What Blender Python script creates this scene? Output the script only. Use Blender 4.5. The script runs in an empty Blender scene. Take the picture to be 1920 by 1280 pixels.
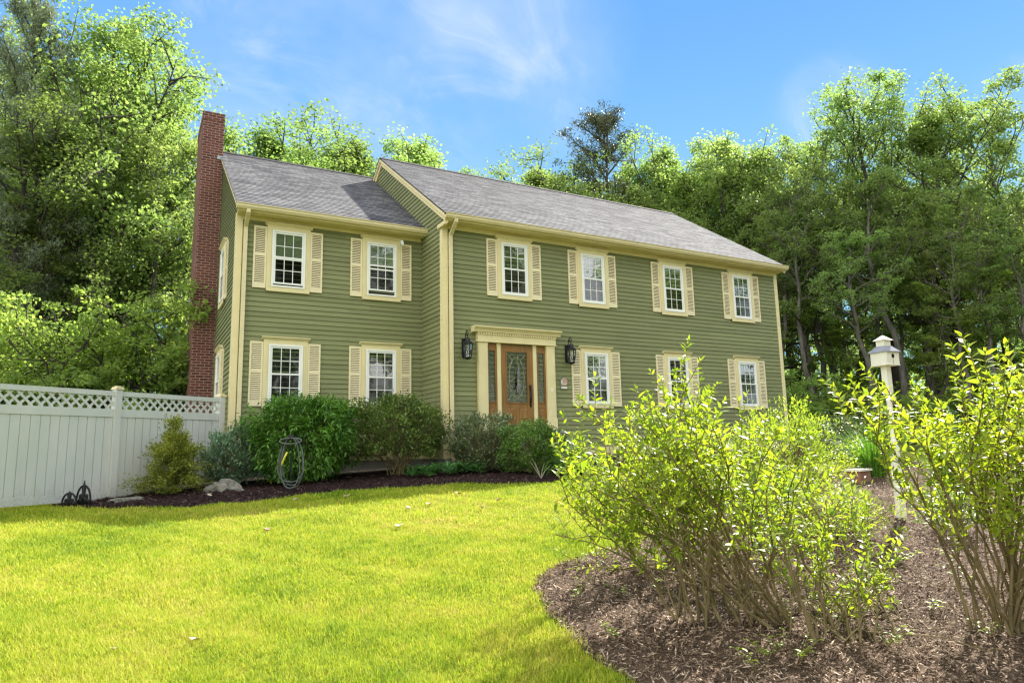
import bpy, math, random
import numpy as np
from mathutils import Matrix, Vector

# ------------------------------------------------------------------ camera, sky, sun, exposure
SC = bpy.context.scene
COL = SC.collection
CAM = np.array([-6.3061, -14.6635, -0.504])
YAW, PITCH, ROLL, FPX = -0.5069, 0.1560, -0.0223, 1286.8
def cam_axes():
    cy, sy = math.cos(YAW), math.sin(YAW)
    f = np.array([-sy*math.cos(PITCH), cy*math.cos(PITCH), math.sin(PITCH)])
    r = np.array([cy, sy, 0.0]); u = np.cross(r, f)
    c, s = math.cos(ROLL), math.sin(ROLL)
    return c*r+s*u, -s*r+c*u, f
RX, UX, FX = cam_axes()
cd = bpy.data.cameras.new('camera'); cam = bpy.data.objects.new('camera', cd); COL.objects.link(cam)
cd.sensor_width = 36; cd.lens = FPX/1920*36; cd.clip_start = .1; cd.clip_end = 2000
m = Matrix.Identity(4)
for i in range(3):
    m[i][0], m[i][1], m[i][2], m[i][3] = RX[i], UX[i], -FX[i], CAM[i]
cam.matrix_world = m
SC.camera = cam
SC.view_settings.view_transform = 'Standard'; SC.view_settings.look = 'None'
SC.view_settings.exposure = 1.45; SC.view_settings.gamma = 1
SC.cycles.max_bounces = 8; SC.cycles.diffuse_bounces = 4; SC.cycles.transparent_max_bounces = 8
SC.cycles.use_denoising = True; SC.cycles.filter_width = 1.35

SUN = Vector((.655, .345, .672)).normalized()          # towards the sun, from the shadow of the gable on the wing roof
sl = bpy.data.lights.new('sun', 'SUN'); sl.energy = 5.0; sl.angle = math.radians(.53); sl.color = (1, .95, .86)
so = bpy.data.objects.new('sun', sl); COL.objects.link(so)
so.rotation_euler = SUN.to_track_quat('Z', 'Y').to_euler(); so.location = (20, 10, 30)

SKY_FILL = 7.3  # brightness of the white fill added to the unseen sky
W = bpy.data.worlds.new('World'); SC.world = W; W.use_nodes = True
nt = W.node_tree; N = nt.nodes; L = nt.links
bg = N['Background']; bg.inputs[1].default_value = .15
sky = N.new('ShaderNodeTexSky'); sky.sky_type = 'NISHITA'; sky.sun_disc = False
sky.sun_elevation = math.asin(SUN.z); sky.sun_rotation = math.atan2(SUN.x, SUN.y)
sky.air_density = 1.0; sky.dust_density = .1; sky.ozone_density = 2.0
tc = N.new('ShaderNodeTexCoord')
def wnoise(scale, stretch, det, rot=0.0, dist=0.0):
    mp = N.new('ShaderNodeMapping'); mp.inputs['Scale'].default_value = stretch; mp.inputs['Rotation'].default_value = (0, 0, rot)
    L.new(tc.outputs['Generated'], mp.inputs[0])
    n = N.new('ShaderNodeTexNoise'); n.inputs['Scale'].default_value = scale; n.inputs['Detail'].default_value = det
    n.inputs['Roughness'].default_value = .6; n.inputs['Distortion'].default_value = dist
    L.new(mp.outputs[0], n.inputs['Vector']); return n.outputs['Fac']
def wmath(op, a, b, clamp=False):
    n = N.new('ShaderNodeMath'); n.operation = op; n.use_clamp = clamp
    for i, x in enumerate((a, b)):
        if isinstance(x, (int, float)): n.inputs[i].default_value = x
        else: L.new(x, n.inputs[i])
    return n.outputs[0]
def wrange(x, a, b, c=0., d=1.):
    n = N.new('ShaderNodeMapRange'); n.interpolation_type = 'SMOOTHSTEP'
    L.new(x, n.inputs[0])
    for i, q in enumerate((a, b, c, d)): n.inputs[i+1].default_value = q
    return n.outputs[0]
def pix_dir(px, py):
    return Vector(FX + RX*(px-960)/FPX - UX*(py-640)/FPX).normalized()
def patch(px, py, r0, r1):                              # a bank of thin cloud round one direction of the sky
    dn = N.new('ShaderNodeVectorMath'); dn.operation = 'DOT_PRODUCT'; dn.inputs[1].default_value = pix_dir(px, py)
    nm = N.new('ShaderNodeVectorMath'); nm.operation = 'NORMALIZE'; L.new(tc.outputs['Generated'], nm.inputs[0])
    L.new(nm.outputs[0], dn.inputs[0])
    return wrange(dn.outputs['Value'], math.cos(r1), math.cos(r0))
fine = wrange(wnoise(5.5, (1.0, 2.6, 1.4), 9, .9, .8), .42, .78)
broad = wrange(wnoise(2.2, (1, 1.3, 1.2), 5, .4), .35, .7)
banks = None
for q in ((790, 190, .03, .17), (930, 80, .02, .20), (700, 240, .02, .16), (560, 60, .02, .2), (1560, 215, .0, .09), (1895, 165, .0, .045)):
    p = patch(*q); banks = p if banks is None else wmath('MAXIMUM', banks, p)
cl = wmath('MULTIPLY', wmath('MULTIPLY', wmath('ADD', wmath('MULTIPLY', fine, .55), wmath('MULTIPLY', broad, .55)), banks), .62, True)
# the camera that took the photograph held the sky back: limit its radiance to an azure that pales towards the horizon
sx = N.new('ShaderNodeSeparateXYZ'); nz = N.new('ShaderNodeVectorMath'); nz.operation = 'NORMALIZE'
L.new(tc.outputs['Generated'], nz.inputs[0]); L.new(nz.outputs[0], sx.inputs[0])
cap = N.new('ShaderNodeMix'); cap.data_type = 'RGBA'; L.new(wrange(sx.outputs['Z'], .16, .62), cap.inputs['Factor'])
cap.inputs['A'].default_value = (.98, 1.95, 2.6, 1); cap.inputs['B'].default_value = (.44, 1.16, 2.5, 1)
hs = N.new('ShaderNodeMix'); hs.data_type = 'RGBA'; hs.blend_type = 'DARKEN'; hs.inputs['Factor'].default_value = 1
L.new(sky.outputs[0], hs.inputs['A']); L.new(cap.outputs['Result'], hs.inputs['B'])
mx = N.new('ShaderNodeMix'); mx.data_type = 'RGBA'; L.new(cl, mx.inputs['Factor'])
# unseen sky behind the camera: bright white haze added to fill the shaded facade
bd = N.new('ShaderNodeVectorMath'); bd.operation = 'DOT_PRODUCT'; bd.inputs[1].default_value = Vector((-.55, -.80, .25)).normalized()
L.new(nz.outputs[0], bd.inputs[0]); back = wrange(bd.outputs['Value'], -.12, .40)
sky_fill = N.new('ShaderNodeMix'); sky_fill.data_type = 'RGBA'; L.new(wrange(wnoise(2.6, (1, 1, 1.6), 6, .3, .5), .34, .62, .25, 1.), sky_fill.inputs['Factor'])
L.new(sky.outputs[0], sky_fill.inputs['A']); sky_fill.inputs['B'].default_value = (SKY_FILL, SKY_FILL*.97, SKY_FILL*.90, 1)
fb = N.new('ShaderNodeMix'); fb.data_type = 'RGBA'; L.new(back, fb.inputs['Factor']); L.new(hs.outputs['Result'], fb.inputs['A']); L.new(sky_fill.outputs['Result'], fb.inputs['B'])
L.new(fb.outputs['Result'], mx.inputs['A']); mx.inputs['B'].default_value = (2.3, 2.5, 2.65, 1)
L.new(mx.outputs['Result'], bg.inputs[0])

# ------------------------------------------------------------------ helpers: ground, meshes, objects, materials
def G(x, y):
    xs = np.clip(x, -12, 6)
    return -1.13 + .04*(xs+.8) + np.where(np.asarray(y) < -2.9, .09*(np.maximum(y, -15)+2.9), .05*(np.minimum(y, 3)+2.9))
def Gf(x, y): return float(G(x, y))
def at_depth(px, dep):
    d = FX + RX*(px-960)/FPX - UX*(860-640)/FPX
    p = CAM + d*dep
    return float(p[0]), float(p[1])
def on_ground(px, py):
    d = FX + RX*(px-960)/FPX - UX*(py-640)/FPX
    t = np.linspace(2, 60, 6000); p = CAM + t[:, None]*d
    k = int(np.argmax(p[:, 2] < G(p[:, 0], p[:, 1]))); return p[k]

class MB:
    def __init__(s): s.v = []; s.f = []; s.uv = None
    def add(s, vs, fs):
        o = len(s.v); s.v += [tuple(map(float, q)) for q in vs]; s.f += [tuple(i+o for i in f) for f in fs]; return s
    def box(s, x0, x1, y0, y1, z0, z1):
        return s.add([(x0,y0,z0),(x1,y0,z0),(x1,y1,z0),(x0,y1,z0),(x0,y0,z1),(x1,y0,z1),(x1,y1,z1),(x0,y1,z1)],
              [(0,3,2,1),(4,5,6,7),(0,1,5,4),(1,2,6,5),(2,3,7,6),(3,0,4,7)])
    def obox(s, c, ax, ay, az):                         # box by centre and three half-axis vectors
        c, ax, ay, az = map(np.array, (c, ax, ay, az))
        vs = [c+i*ax+j*ay+k*az for k in (-1,1) for (i,j) in ((-1,-1),(1,-1),(1,1),(-1,1))]
        return s.add(vs, [(0,3,2,1),(4,5,6,7),(0,1,5,4),(1,2,6,5),(2,3,7,6),(3,0,4,7)])
    def frustum(s, c, r0, r1, z0, z1, n=4, rot=math.pi/4):
        a = [rot+2*math.pi*i/n for i in range(n)]
        vs = [(c[0]+r0*math.cos(t), c[1]+r0*math.sin(t), z0) for t in a] + [(c[0]+r1*math.cos(t), c[1]+r1*math.sin(t), z1) for t in a]
        return s.add(vs, [tuple(range(n-1,-1,-1)), tuple(range(n,2*n))] + [(i,(i+1)%n,n+(i+1)%n,n+i) for i in range(n)])
    def prism(s, poly, axis, a0, a1):                   # polygon in the two other axes, extruded along axis
        n = len(poly)
        def P(q, a): return {'x': (a, q[0], q[1]), 'y': (q[0], a, q[1]), 'z': (q[0], q[1], a)}[axis]
        return s.add([P(q, a0) for q in poly]+[P(q, a1) for q in poly],
              [tuple(range(n-1,-1,-1)), tuple(range(n,2*n))]+[(i,(i+1)%n,n+(i+1)%n,n+i) for i in range(n)])
    def tube(s, pts, rad, n=6, caps=True):
        pts = np.array(pts, float); k = len(pts)
        rad = np.full(k, rad) if np.isscalar(rad) else np.array(rad)
        tg = np.gradient(pts, axis=0); tg /= np.linalg.norm(tg, axis=1)[:, None]+1e-9
        ref = np.array([0,0,1.]) if abs(tg[0][2]) < .9 else np.array([1.,0,0])
        u = np.cross(tg[0], ref); u /= np.linalg.norm(u)
        vs = []
        for i in range(k):
            u = u - tg[i]*(u@tg[i]); u /= np.linalg.norm(u)+1e-9; w = np.cross(tg[i], u)
            for j in range(n):
                a = 2*math.pi*j/n; vs.append(pts[i]+rad[i]*(u*math.cos(a)+w*math.sin(a)))
        fs = [(i*n+j, i*n+(j+1)%n, (i+1)*n+(j+1)%n, (i+1)*n+j) for i in range(k-1) for j in range(n)]
        if caps: fs += [tuple(range(n-1,-1,-1)), tuple(range((k-1)*n, k*n))]
        return s.add(vs, fs)
    def lathe(s, c, prof, n=16):                        # profile of (radius, z) round a vertical axis
        vs = []; k = len(prof)
        for r, z in prof:
            for j in range(n): a = 2*math.pi*j/n; vs.append((c[0]+r*math.cos(a), c[1]+r*math.sin(a), c[2]+z))
        return s.add(vs, [(i*n+j, i*n+(j+1)%n, (i+1)*n+(j+1)%n, (i+1)*n+j) for i in range(k-1) for j in range(n)]
              + [tuple(range(n-1,-1,-1)), tuple(range((k-1)*n, k*n))])
    def mesh(s, name, smooth=False):
        me = bpy.data.meshes.new(name); me.from_pydata(s.v, [], s.f)
        if smooth: me.polygons.foreach_set('use_smooth', [True]*len(me.polygons))
        me.update(); return me

def big_mesh(name, V, F, mats=None, mi=None, smooth=False):  # V (n,3), F (m,k) arrays
    me = bpy.data.meshes.new(name); nv, (nf, k) = len(V), F.shape
    me.vertices.add(nv); me.vertices.foreach_set('co', np.ascontiguousarray(V, dtype=np.float32).ravel())
    me.loops.add(nf*k); me.loops.foreach_set('vertex_index', np.ascontiguousarray(F, dtype=np.int32).ravel())
    me.polygons.add(nf); me.polygons.foreach_set('loop_start', np.arange(0, nf*k, k, dtype=np.int32))
    if smooth: me.polygons.foreach_set('use_smooth', np.ones(nf, dtype=bool))
    me.update(calc_edges=True); return me

def link(name, me, mat=None, parent=None, loc=None, shared=False):
    o = bpy.data.objects.new(name, me); COL.objects.link(o)
    if mat is not None and not shared and not me.materials: me.materials.append(mat)
    if parent is not None:
        o.parent = parent
        if parent.parent is None and loc is None: o.location = -parent.location   # shapes of parts are written in world space
    if loc is not None: o.location = loc
    return o
def part(name, mb, mat, parent, smooth=False, label=None):
    o = link(name, mb.mesh(name, smooth), mat, parent)
    if label: o['label'] = label
    return o
def lpart(name, mb, mat, parent, smooth=False):          # part whose shape is written in its thing's own space
    return link(name, mb.mesh(name, smooth) if isinstance(mb, MB) else mb, mat, parent, loc=(0,0,0))
def thing(name, label, cat, loc=(0,0,0), rz=0, group=None):
    o = bpy.data.objects.new(name, None); COL.objects.link(o); o.location = loc; o.rotation_euler = (0,0,rz)
    o.empty_display_size = .1
    return tag(o, label, cat, group)
def tag(o, label, cat, group=None):
    o['label'] = label; o['category'] = cat
    if group: o['group'] = group
    return o
def copy_tree(o, parent=None):
    c = o.copy(); COL.objects.link(c); c.parent = parent
    for ch in list(o.children): copy_tree(ch, c)
    return c

class NT:
    """small wrapper for building a material"""
    def __init__(s, name):
        s.m = bpy.data.materials.new(name); s.m.use_nodes = True; s.t = s.m.node_tree; s.b = s.t.nodes['Principled BSDF']
        s.out = s.t.nodes['Material Output']; s._tc = None
    def n(s, typ, **kw):
        q = s.t.nodes.new('ShaderNode'+typ)
        for k, v in kw.items(): setattr(q, k, v)
        return q
    def set(s, sock, v):
        if hasattr(v, 'is_output'): s.t.links.new(v, sock)
        else: sock.default_value = v
    def co(s, which='Object', scale=(1,1,1), rot=(0,0,0)):
        if s._tc is None: s._tc = s.n('TexCoord')
        mp = s.n('Mapping'); s.set(mp.inputs[0], s._tc.outputs[which]); mp.inputs['Scale'].default_value = scale; mp.inputs['Rotation'].default_value = rot
        return mp.outputs[0]
    def noise(s, co, scale, det=4, rough=.55, dist=0):
        q = s.n('TexNoise'); s.set(q.inputs['Vector'], co); q.inputs['Scale'].default_value = scale; q.inputs['Detail'].default_value = det
        q.inputs['Roughness'].default_value = rough; q.inputs['Distortion'].default_value = dist; return q.outputs['Fac']
    def ramp(s, fac, *stops):
        q = s.n('ValToRGB'); s.set(q.inputs[0], fac); e = q.color_ramp.elements
        while len(e) < len(stops): e.new(.5)
        for el, (p, c) in zip(e, stops): el.position = p; el.color = (*c, 1) if len(c) == 3 else c
        return q.outputs[0]
    def mix(s, fac, a, b, mode='MIX'):
        q = s.n('Mix', data_type='RGBA', blend_type=mode); s.set(q.inputs['Factor'], fac)
        for k, v in (('A', a), ('B', b)): s.set(q.inputs[k], (*v, 1) if isinstance(v, tuple) and len(v) == 3 else v)
        return q.outputs['Result']
    def math(s, op, a, b=0., c=False):
        q = s.n('Math', operation=op, use_clamp=c); s.set(q.inputs[0], a); s.set(q.inputs[1], b); return q.outputs[0]
    def rng(s, x, a, b, c=0., d=1.):
        q = s.n('MapRange'); s.set(q.inputs[0], x)
        for i, v in enumerate((a, b, c, d)): q.inputs[i+1].default_value = v
        return q.outputs[0]
    def bump(s, h, dist=.01, strength=1., normal=None):
        q = s.n('Bump'); s.set(q.inputs['Height'], h); q.inputs['Distance'].default_value = dist; q.inputs['Strength'].default_value = strength
        if normal is not None: s.set(q.inputs['Normal'], normal)
        return q.outputs[0]
    def fin(s, col=None, rough=None, nrm=None, spec=None, metal=None):
        for k, v in (('Base Color', col), ('Roughness', rough), ('Normal', nrm), ('Specular IOR Level', spec), ('Metallic', metal)):
            if v is not None: s.set(s.b.inputs[k], (*v, 1) if isinstance(v, tuple) and len(v) == 3 else v)
        return s.m

def paint(name, c, rough=.55, var=.12, scale=3., bump=.002, spec=.3):
    t = NT(name); co = t.co()
    f = t.noise(co, scale, 6); g = t.noise(co, scale*14, 3)
    a = tuple(x*(1-var) for x in c); b = tuple(min(1, x*(1+var)) for x in c)
    col = t.mix(t.rng(t.math('ADD', t.math('MULTIPLY', f, .7), t.math('MULTIPLY', g, .3)), .3, .7), a, b)
    return t.fin(col, rough, t.bump(g, bump), spec)

def leaf_mat(name, dark, light, tint, trans=.45, rough=.5, objvar=.25, spec=.35, patchy=None):
    t = NT(name)
    ge = t.n('NewGeometry'); oi = t.n('ObjectInfo')
    r = ge.outputs['Random Per Island']
    co = t.co('Object')
    big = t.noise(co, patchy or .35, 3)
    f = t.math('ADD', t.math('MULTIPLY', r, .6), t.rng(big, .3, .7, -.05, .45), True)
    col = t.ramp(f, (0., dark), (.55, tuple((a+b)/2 for a, b in zip(dark, light))), (1., light))
    hsn = t.n('HueSaturation'); t.set(hsn.inputs['Color'], col)
    t.set(hsn.inputs['Value'], t.rng(oi.outputs['Random'], 0, 1, 1-objvar, 1+objvar))
    t.set(hsn.inputs['Hue'], t.rng(t.math('FRACT', t.math('MULTIPLY', oi.outputs['Random'], 7.31)), 0, 1, .5-.018*objvar*4, .5+.012*objvar*4))
    col = hsn.outputs[0]
    t.fin(col, rough, spec=spec)
    tr = t.n('BsdfTranslucent'); t.set(tr.inputs[0], t.mix(1., col, tint, 'MULTIPLY'))
    ms = t.n('MixShader'); ms.inputs[0].default_value = trans
    t.set(ms.inputs[1], t.b.outputs[0]); t.set(ms.inputs[2], tr.outputs[0]); t.set(t.out.inputs[0], ms.outputs[0])
    return t.m

# ------------------------------------------------------------------ materials
def m_siding():
    t = NT('sage_clapboard_paint'); co = t.co()
    st = t.noise(t.co('Object', (.6, .6, 9.)), 1.2, 5); fi = t.noise(t.co('Object', (1.5, 1.5, 30)), 5, 4); bl = t.noise(co, .5, 4)
    f = t.math('ADD', t.math('MULTIPLY', st, .5), t.math('ADD', t.math('MULTIPLY', fi, .2), t.math('MULTIPLY', bl, .3)))
    col = t.mix(t.rng(f, .32, .68), (.168, .184, .082), (.242, .254, .122))
    gi = t.n('NewGeometry'); hv = t.n('HueSaturation'); t.set(hv.inputs['Color'], col); t.set(hv.inputs['Value'], t.rng(gi.outputs['Random Per Island'], 0, 1, .90, 1.09)); col = hv.outputs[0]
    zz = t.n('SeparateXYZ'); t.set(zz.inputs[0], co)
    sp = t.n('TexVoronoi'); t.set(sp.inputs['Vector'], co); sp.inputs['Scale'].default_value = 1.25; sp.inputs['Randomness'].default_value = 1
    col = t.mix(t.rng(sp.outputs['Distance'], .014, .022, .55, 0.), col, (.75, .75, .68))       # bird droppings and paint flecks
    return t.fin(col, .6, t.bump(fi, .0015), .25)
def m_roof():
    t = NT('asphalt_shingle')
    uv = t.co('UV')
    b = t.n('TexBrick', offset=.5, squash=1.); t.set(b.inputs['Vector'], uv)
    b.inputs['Color1'].default_value = (.0, .0, .0, 1); b.inputs['Color2'].default_value = (1, 1, 1, 1); b.inputs['Mortar'].default_value = (.0, .0, .0, 1)
    b.inputs['Scale'].default_value = 1; b.inputs['Mortar Size'].default_value = .0065; b.inputs['Brick Width'].default_value = .30; b.inputs['Row Height'].default_value = .139
    b.inputs['Bias'].default_value = 0
    n1 = t.noise(uv, .55, 4); n2 = t.noise(uv, 45, 3); n3 = t.noise(t.co('UV', (1.2, 7.2, 1)), 2.5, 3)
    f = t.math('ADD', t.math('MULTIPLY', b.outputs[0], .34), t.math('ADD', t.math('MULTIPLY', n1, .16), t.math('ADD', t.math('MULTIPLY', n2, .28), t.math('MULTIPLY', n3, .08))))
    col = t.ramp(f, (.26, (.080, .078, .085)), (.50, (.150, .148, .154)), (.78, (.245, .240, .242)))
    col = t.mix(b.outputs['Fac'], col, (.05, .045, .05))
    return t.fin(col, .9, t.bump(n2, .006, .7), .2)
def m_brick():
    t = NT('red_chimney_brick'); uv = t.co('UV')
    b = t.n('TexBrick', offset=.5); t.set(b.inputs['Vector'], uv)
    b.inputs['Color1'].default_value = (.165, .058, .043, 1); b.inputs['Color2'].default_value = (.070, .030, .025, 1); b.inputs['Mortar'].default_value = (.40, .30, .25, 1)
    b.inputs['Scale'].default_value = 1; b.inputs['Mortar Size'].default_value = .0075; b.inputs['Brick Width'].default_value = .205; b.inputs['Row Height'].default_value = .073
    b.inputs['Mortar Smooth'].default_value = .2
    n = t.noise(uv, 30, 4); n1 = t.noise(uv, 1.2, 3)
    col = t.mix(t.math('MULTIPLY', t.rng(n, .3, .75, 0, .45), t.math('SUBTRACT', 1., b.outputs['Fac'])), b.outputs[0], (.20, .062, .045)); col = t.mix(t.rng(n1, .35, .7, 0, .35), col, (.09, .028, .024))
    h = t.math('SUBTRACT', t.math('MULTIPLY', n, .25), b.outputs['Fac'])
    return t.fin(col, .85, t.bump(h, .006), .2)
def m_wood():
    t = NT('stained_door_wood'); g = t.noise(t.co('Object', (14, 14, .9)), 2.2, 6, .6, .6); s = t.noise(t.co(), 1.5, 3)
    col = t.ramp(t.math('ADD', t.math('MULTIPLY', g, .75), t.math('MULTIPLY', s, .25)), (.3, (.125, .060, .018)), (.55, (.26, .130, .034)), (.8, (.38, .205, .065)))
    return t.fin(col, .38, t.bump(g, .001), .4)
def m_glass(name, lo, hi, tint, rough=.02, wav=0.):
    t = NT(name)
    fr = t.n('LayerWeight'); fr.inputs[0].default_value = .35
    gl = t.n('BsdfGlossy'); gl.inputs['Roughness'].default_value = rough; gl.inputs[0].default_value = (.95, .98, 1, 1)
    if wav:
        nn = t.noise(t.co(), 26, 3); t.set(gl.inputs['Normal'], t.bump(nn, wav))
    else:
        nn = t.noise(t.co(), 1.7, 1); t.set(gl.inputs['Normal'], t.bump(nn, .0035))
    tr = t.n('BsdfTransparent'); tr.inputs[0].default_value = (*tint, 1)
    ms = t.n('MixShader'); t.set(ms.inputs[0], t.rng(fr.outputs['Facing'], 0, 1, lo, hi))
    t.set(ms.inputs[1], tr.outputs[0]); t.set(ms.inputs[2], gl.outputs[0]); t.set(t.out.inputs[0], ms.outputs[0])
    return t.m
def m_bark(name, a, b):
    t = NT(name); co = t.co('Object', (1, 1, .18)); n = t.noise(co, 9, 6, .65, .5); w = t.noise(t.co(), 1.2, 3)
    col = t.mix(t.rng(t.math('ADD', t.math('MULTIPLY', n, .7), t.math('MULTIPLY', w, .3)), .35, .68), a, b)
    return t.fin(col, .85, t.bump(n, .03), .2)
def m_lawn():
    t = NT('lawn_turf'); co = t.co()
    a = t.noise(co, .55, 4); b = t.noise(co, 3.2, 5); c = t.noise(t.co('Object', (1, 1, 1)), 60, 3)
    col = t.ramp(t.math('ADD', t.math('MULTIPLY', a, .5), t.math('MULTIPLY', b, .5)), (.36, (.17, .20, .018)), (.5, (.27, .28, .022)), (.62, (.34, .30, .05)), (.75, (.40, .30, .11)))
    col = t.mix(t.rng(c, .35, .7, 0, .55), col, (.10, .12, .02))
    return t.fin(col, .9, t.bump(c, .03), .1)
def m_grass():
    t = NT('grass_blade'); ge = t.n('NewGeometry'); co = t.co()
    a = t.noise(co, .55, 4); b = t.noise(co, 3.2, 5)
    c3 = t.noise(co, 9, 4); f = t.math('ADD', t.math('ADD', t.math('MULTIPLY', a, .46), t.math('ADD', t.math('MULTIPLY', b, .36), t.math('MULTIPLY', c3, .18))), t.math('MULTIPLY', t.math('SUBTRACT', ge.outputs['Random Per Island'], .5), .26))
    col = t.ramp(f, (.30, (.13, .23, .014)), (.44, (.32, .43, .030)), (.56, (.50, .54, .045)), (.66, (.54, .50, .09)), (.80, (.60, .48, .22)))
    t.fin(col, .6, spec=.2)
    tr = t.n('BsdfTranslucent'); t.set(tr.inputs[0], col); ms = t.n('MixShader'); ms.inputs[0].default_value = .4
    t.set(ms.inputs[1], t.b.outputs[0]); t.set(ms.inputs[2], tr.outputs[0]); t.set(t.out.inputs[0], ms.outputs[0]); return t.m
def m_mulch(name, a, b, c):
    t = NT(name); co = t.co('Object', (1, 1, 1)); n = t.noise(co, 42, 5, .7); v = t.n('TexVoronoi'); t.set(v.inputs['Vector'], t.co('Object', (55, 34, 40)))
    big = t.noise(co, 1.6, 4)
    f = t.math('ADD', t.math('MULTIPLY', n, .55), t.math('ADD', t.math('MULTIPLY', v.outputs['Distance'], .35), t.math('MULTIPLY', big, .25)))
    col = t.ramp(f, (.35, a), (.55, b), (.8, c))
    return t.fin(col, .9, t.bump(f, .04), .15)
def m_chip(name, a, b, c):
    t = NT(name); ge = t.n('NewGeometry'); col = t.ramp(ge.outputs['Random Per Island'], (0., a), (.6, b), (1., c)); return t.fin(col, .85, spec=.2)
def m_rock():
    t = NT('granite_rock'); co = t.co(); n = t.noise(co, 7, 8, .65); k = t.noise(co, 38, 3)
    col = t.ramp(t.math('ADD', t.math('MULTIPLY', n, .65), t.math('MULTIPLY', k, .35)), (.3, (.10, .092, .075)), (.55, (.23, .215, .175)), (.75, (.36, .34, .285)))
    return t.fin(col, .85, t.bump(n, .04), .2)
def m_vinyl():
    t = NT('white_fence_vinyl'); co = t.co(); z = t.n('SeparateXYZ'); ge = t.n('NewGeometry'); t.set(z.inputs[0], ge.outputs['Position'])
    n = t.noise(t.co('Object', (1, 1, .35)), 3.2, 6, .65); k = t.noise(co, 28, 3)
    col = t.mix(t.rng(n, .3, .7), (.54, .55, .51), (.61, .61, .57))
    d = t.math('MULTIPLY', t.rng(t.math('ADD', z.outputs['Z'], t.math('MULTIPLY', n, .5)), -.62, -1.0, 0, 1), t.rng(k, .35, .75, .0, .6), True)      # soil splashed up from the bed
    col = t.mix(d, col, (.25, .24, .17)); return t.fin(col, .42, t.bump(k, .0006), .4)
def m_forest():
    t = NT('leaf_litter'); co = t.co(); n = t.noise(co, .8, 6); k = t.noise(co, 12, 4)
    col = t.ramp(t.math('ADD', t.math('MULTIPLY', n, .5), t.math('MULTIPLY', k, .5)), (.35, (.03, .045, .012)), (.55, (.07, .085, .02)), (.75, (.14, .10, .05)))
    return t.fin(col, .95, t.bump(k, .06), .1)

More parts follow.
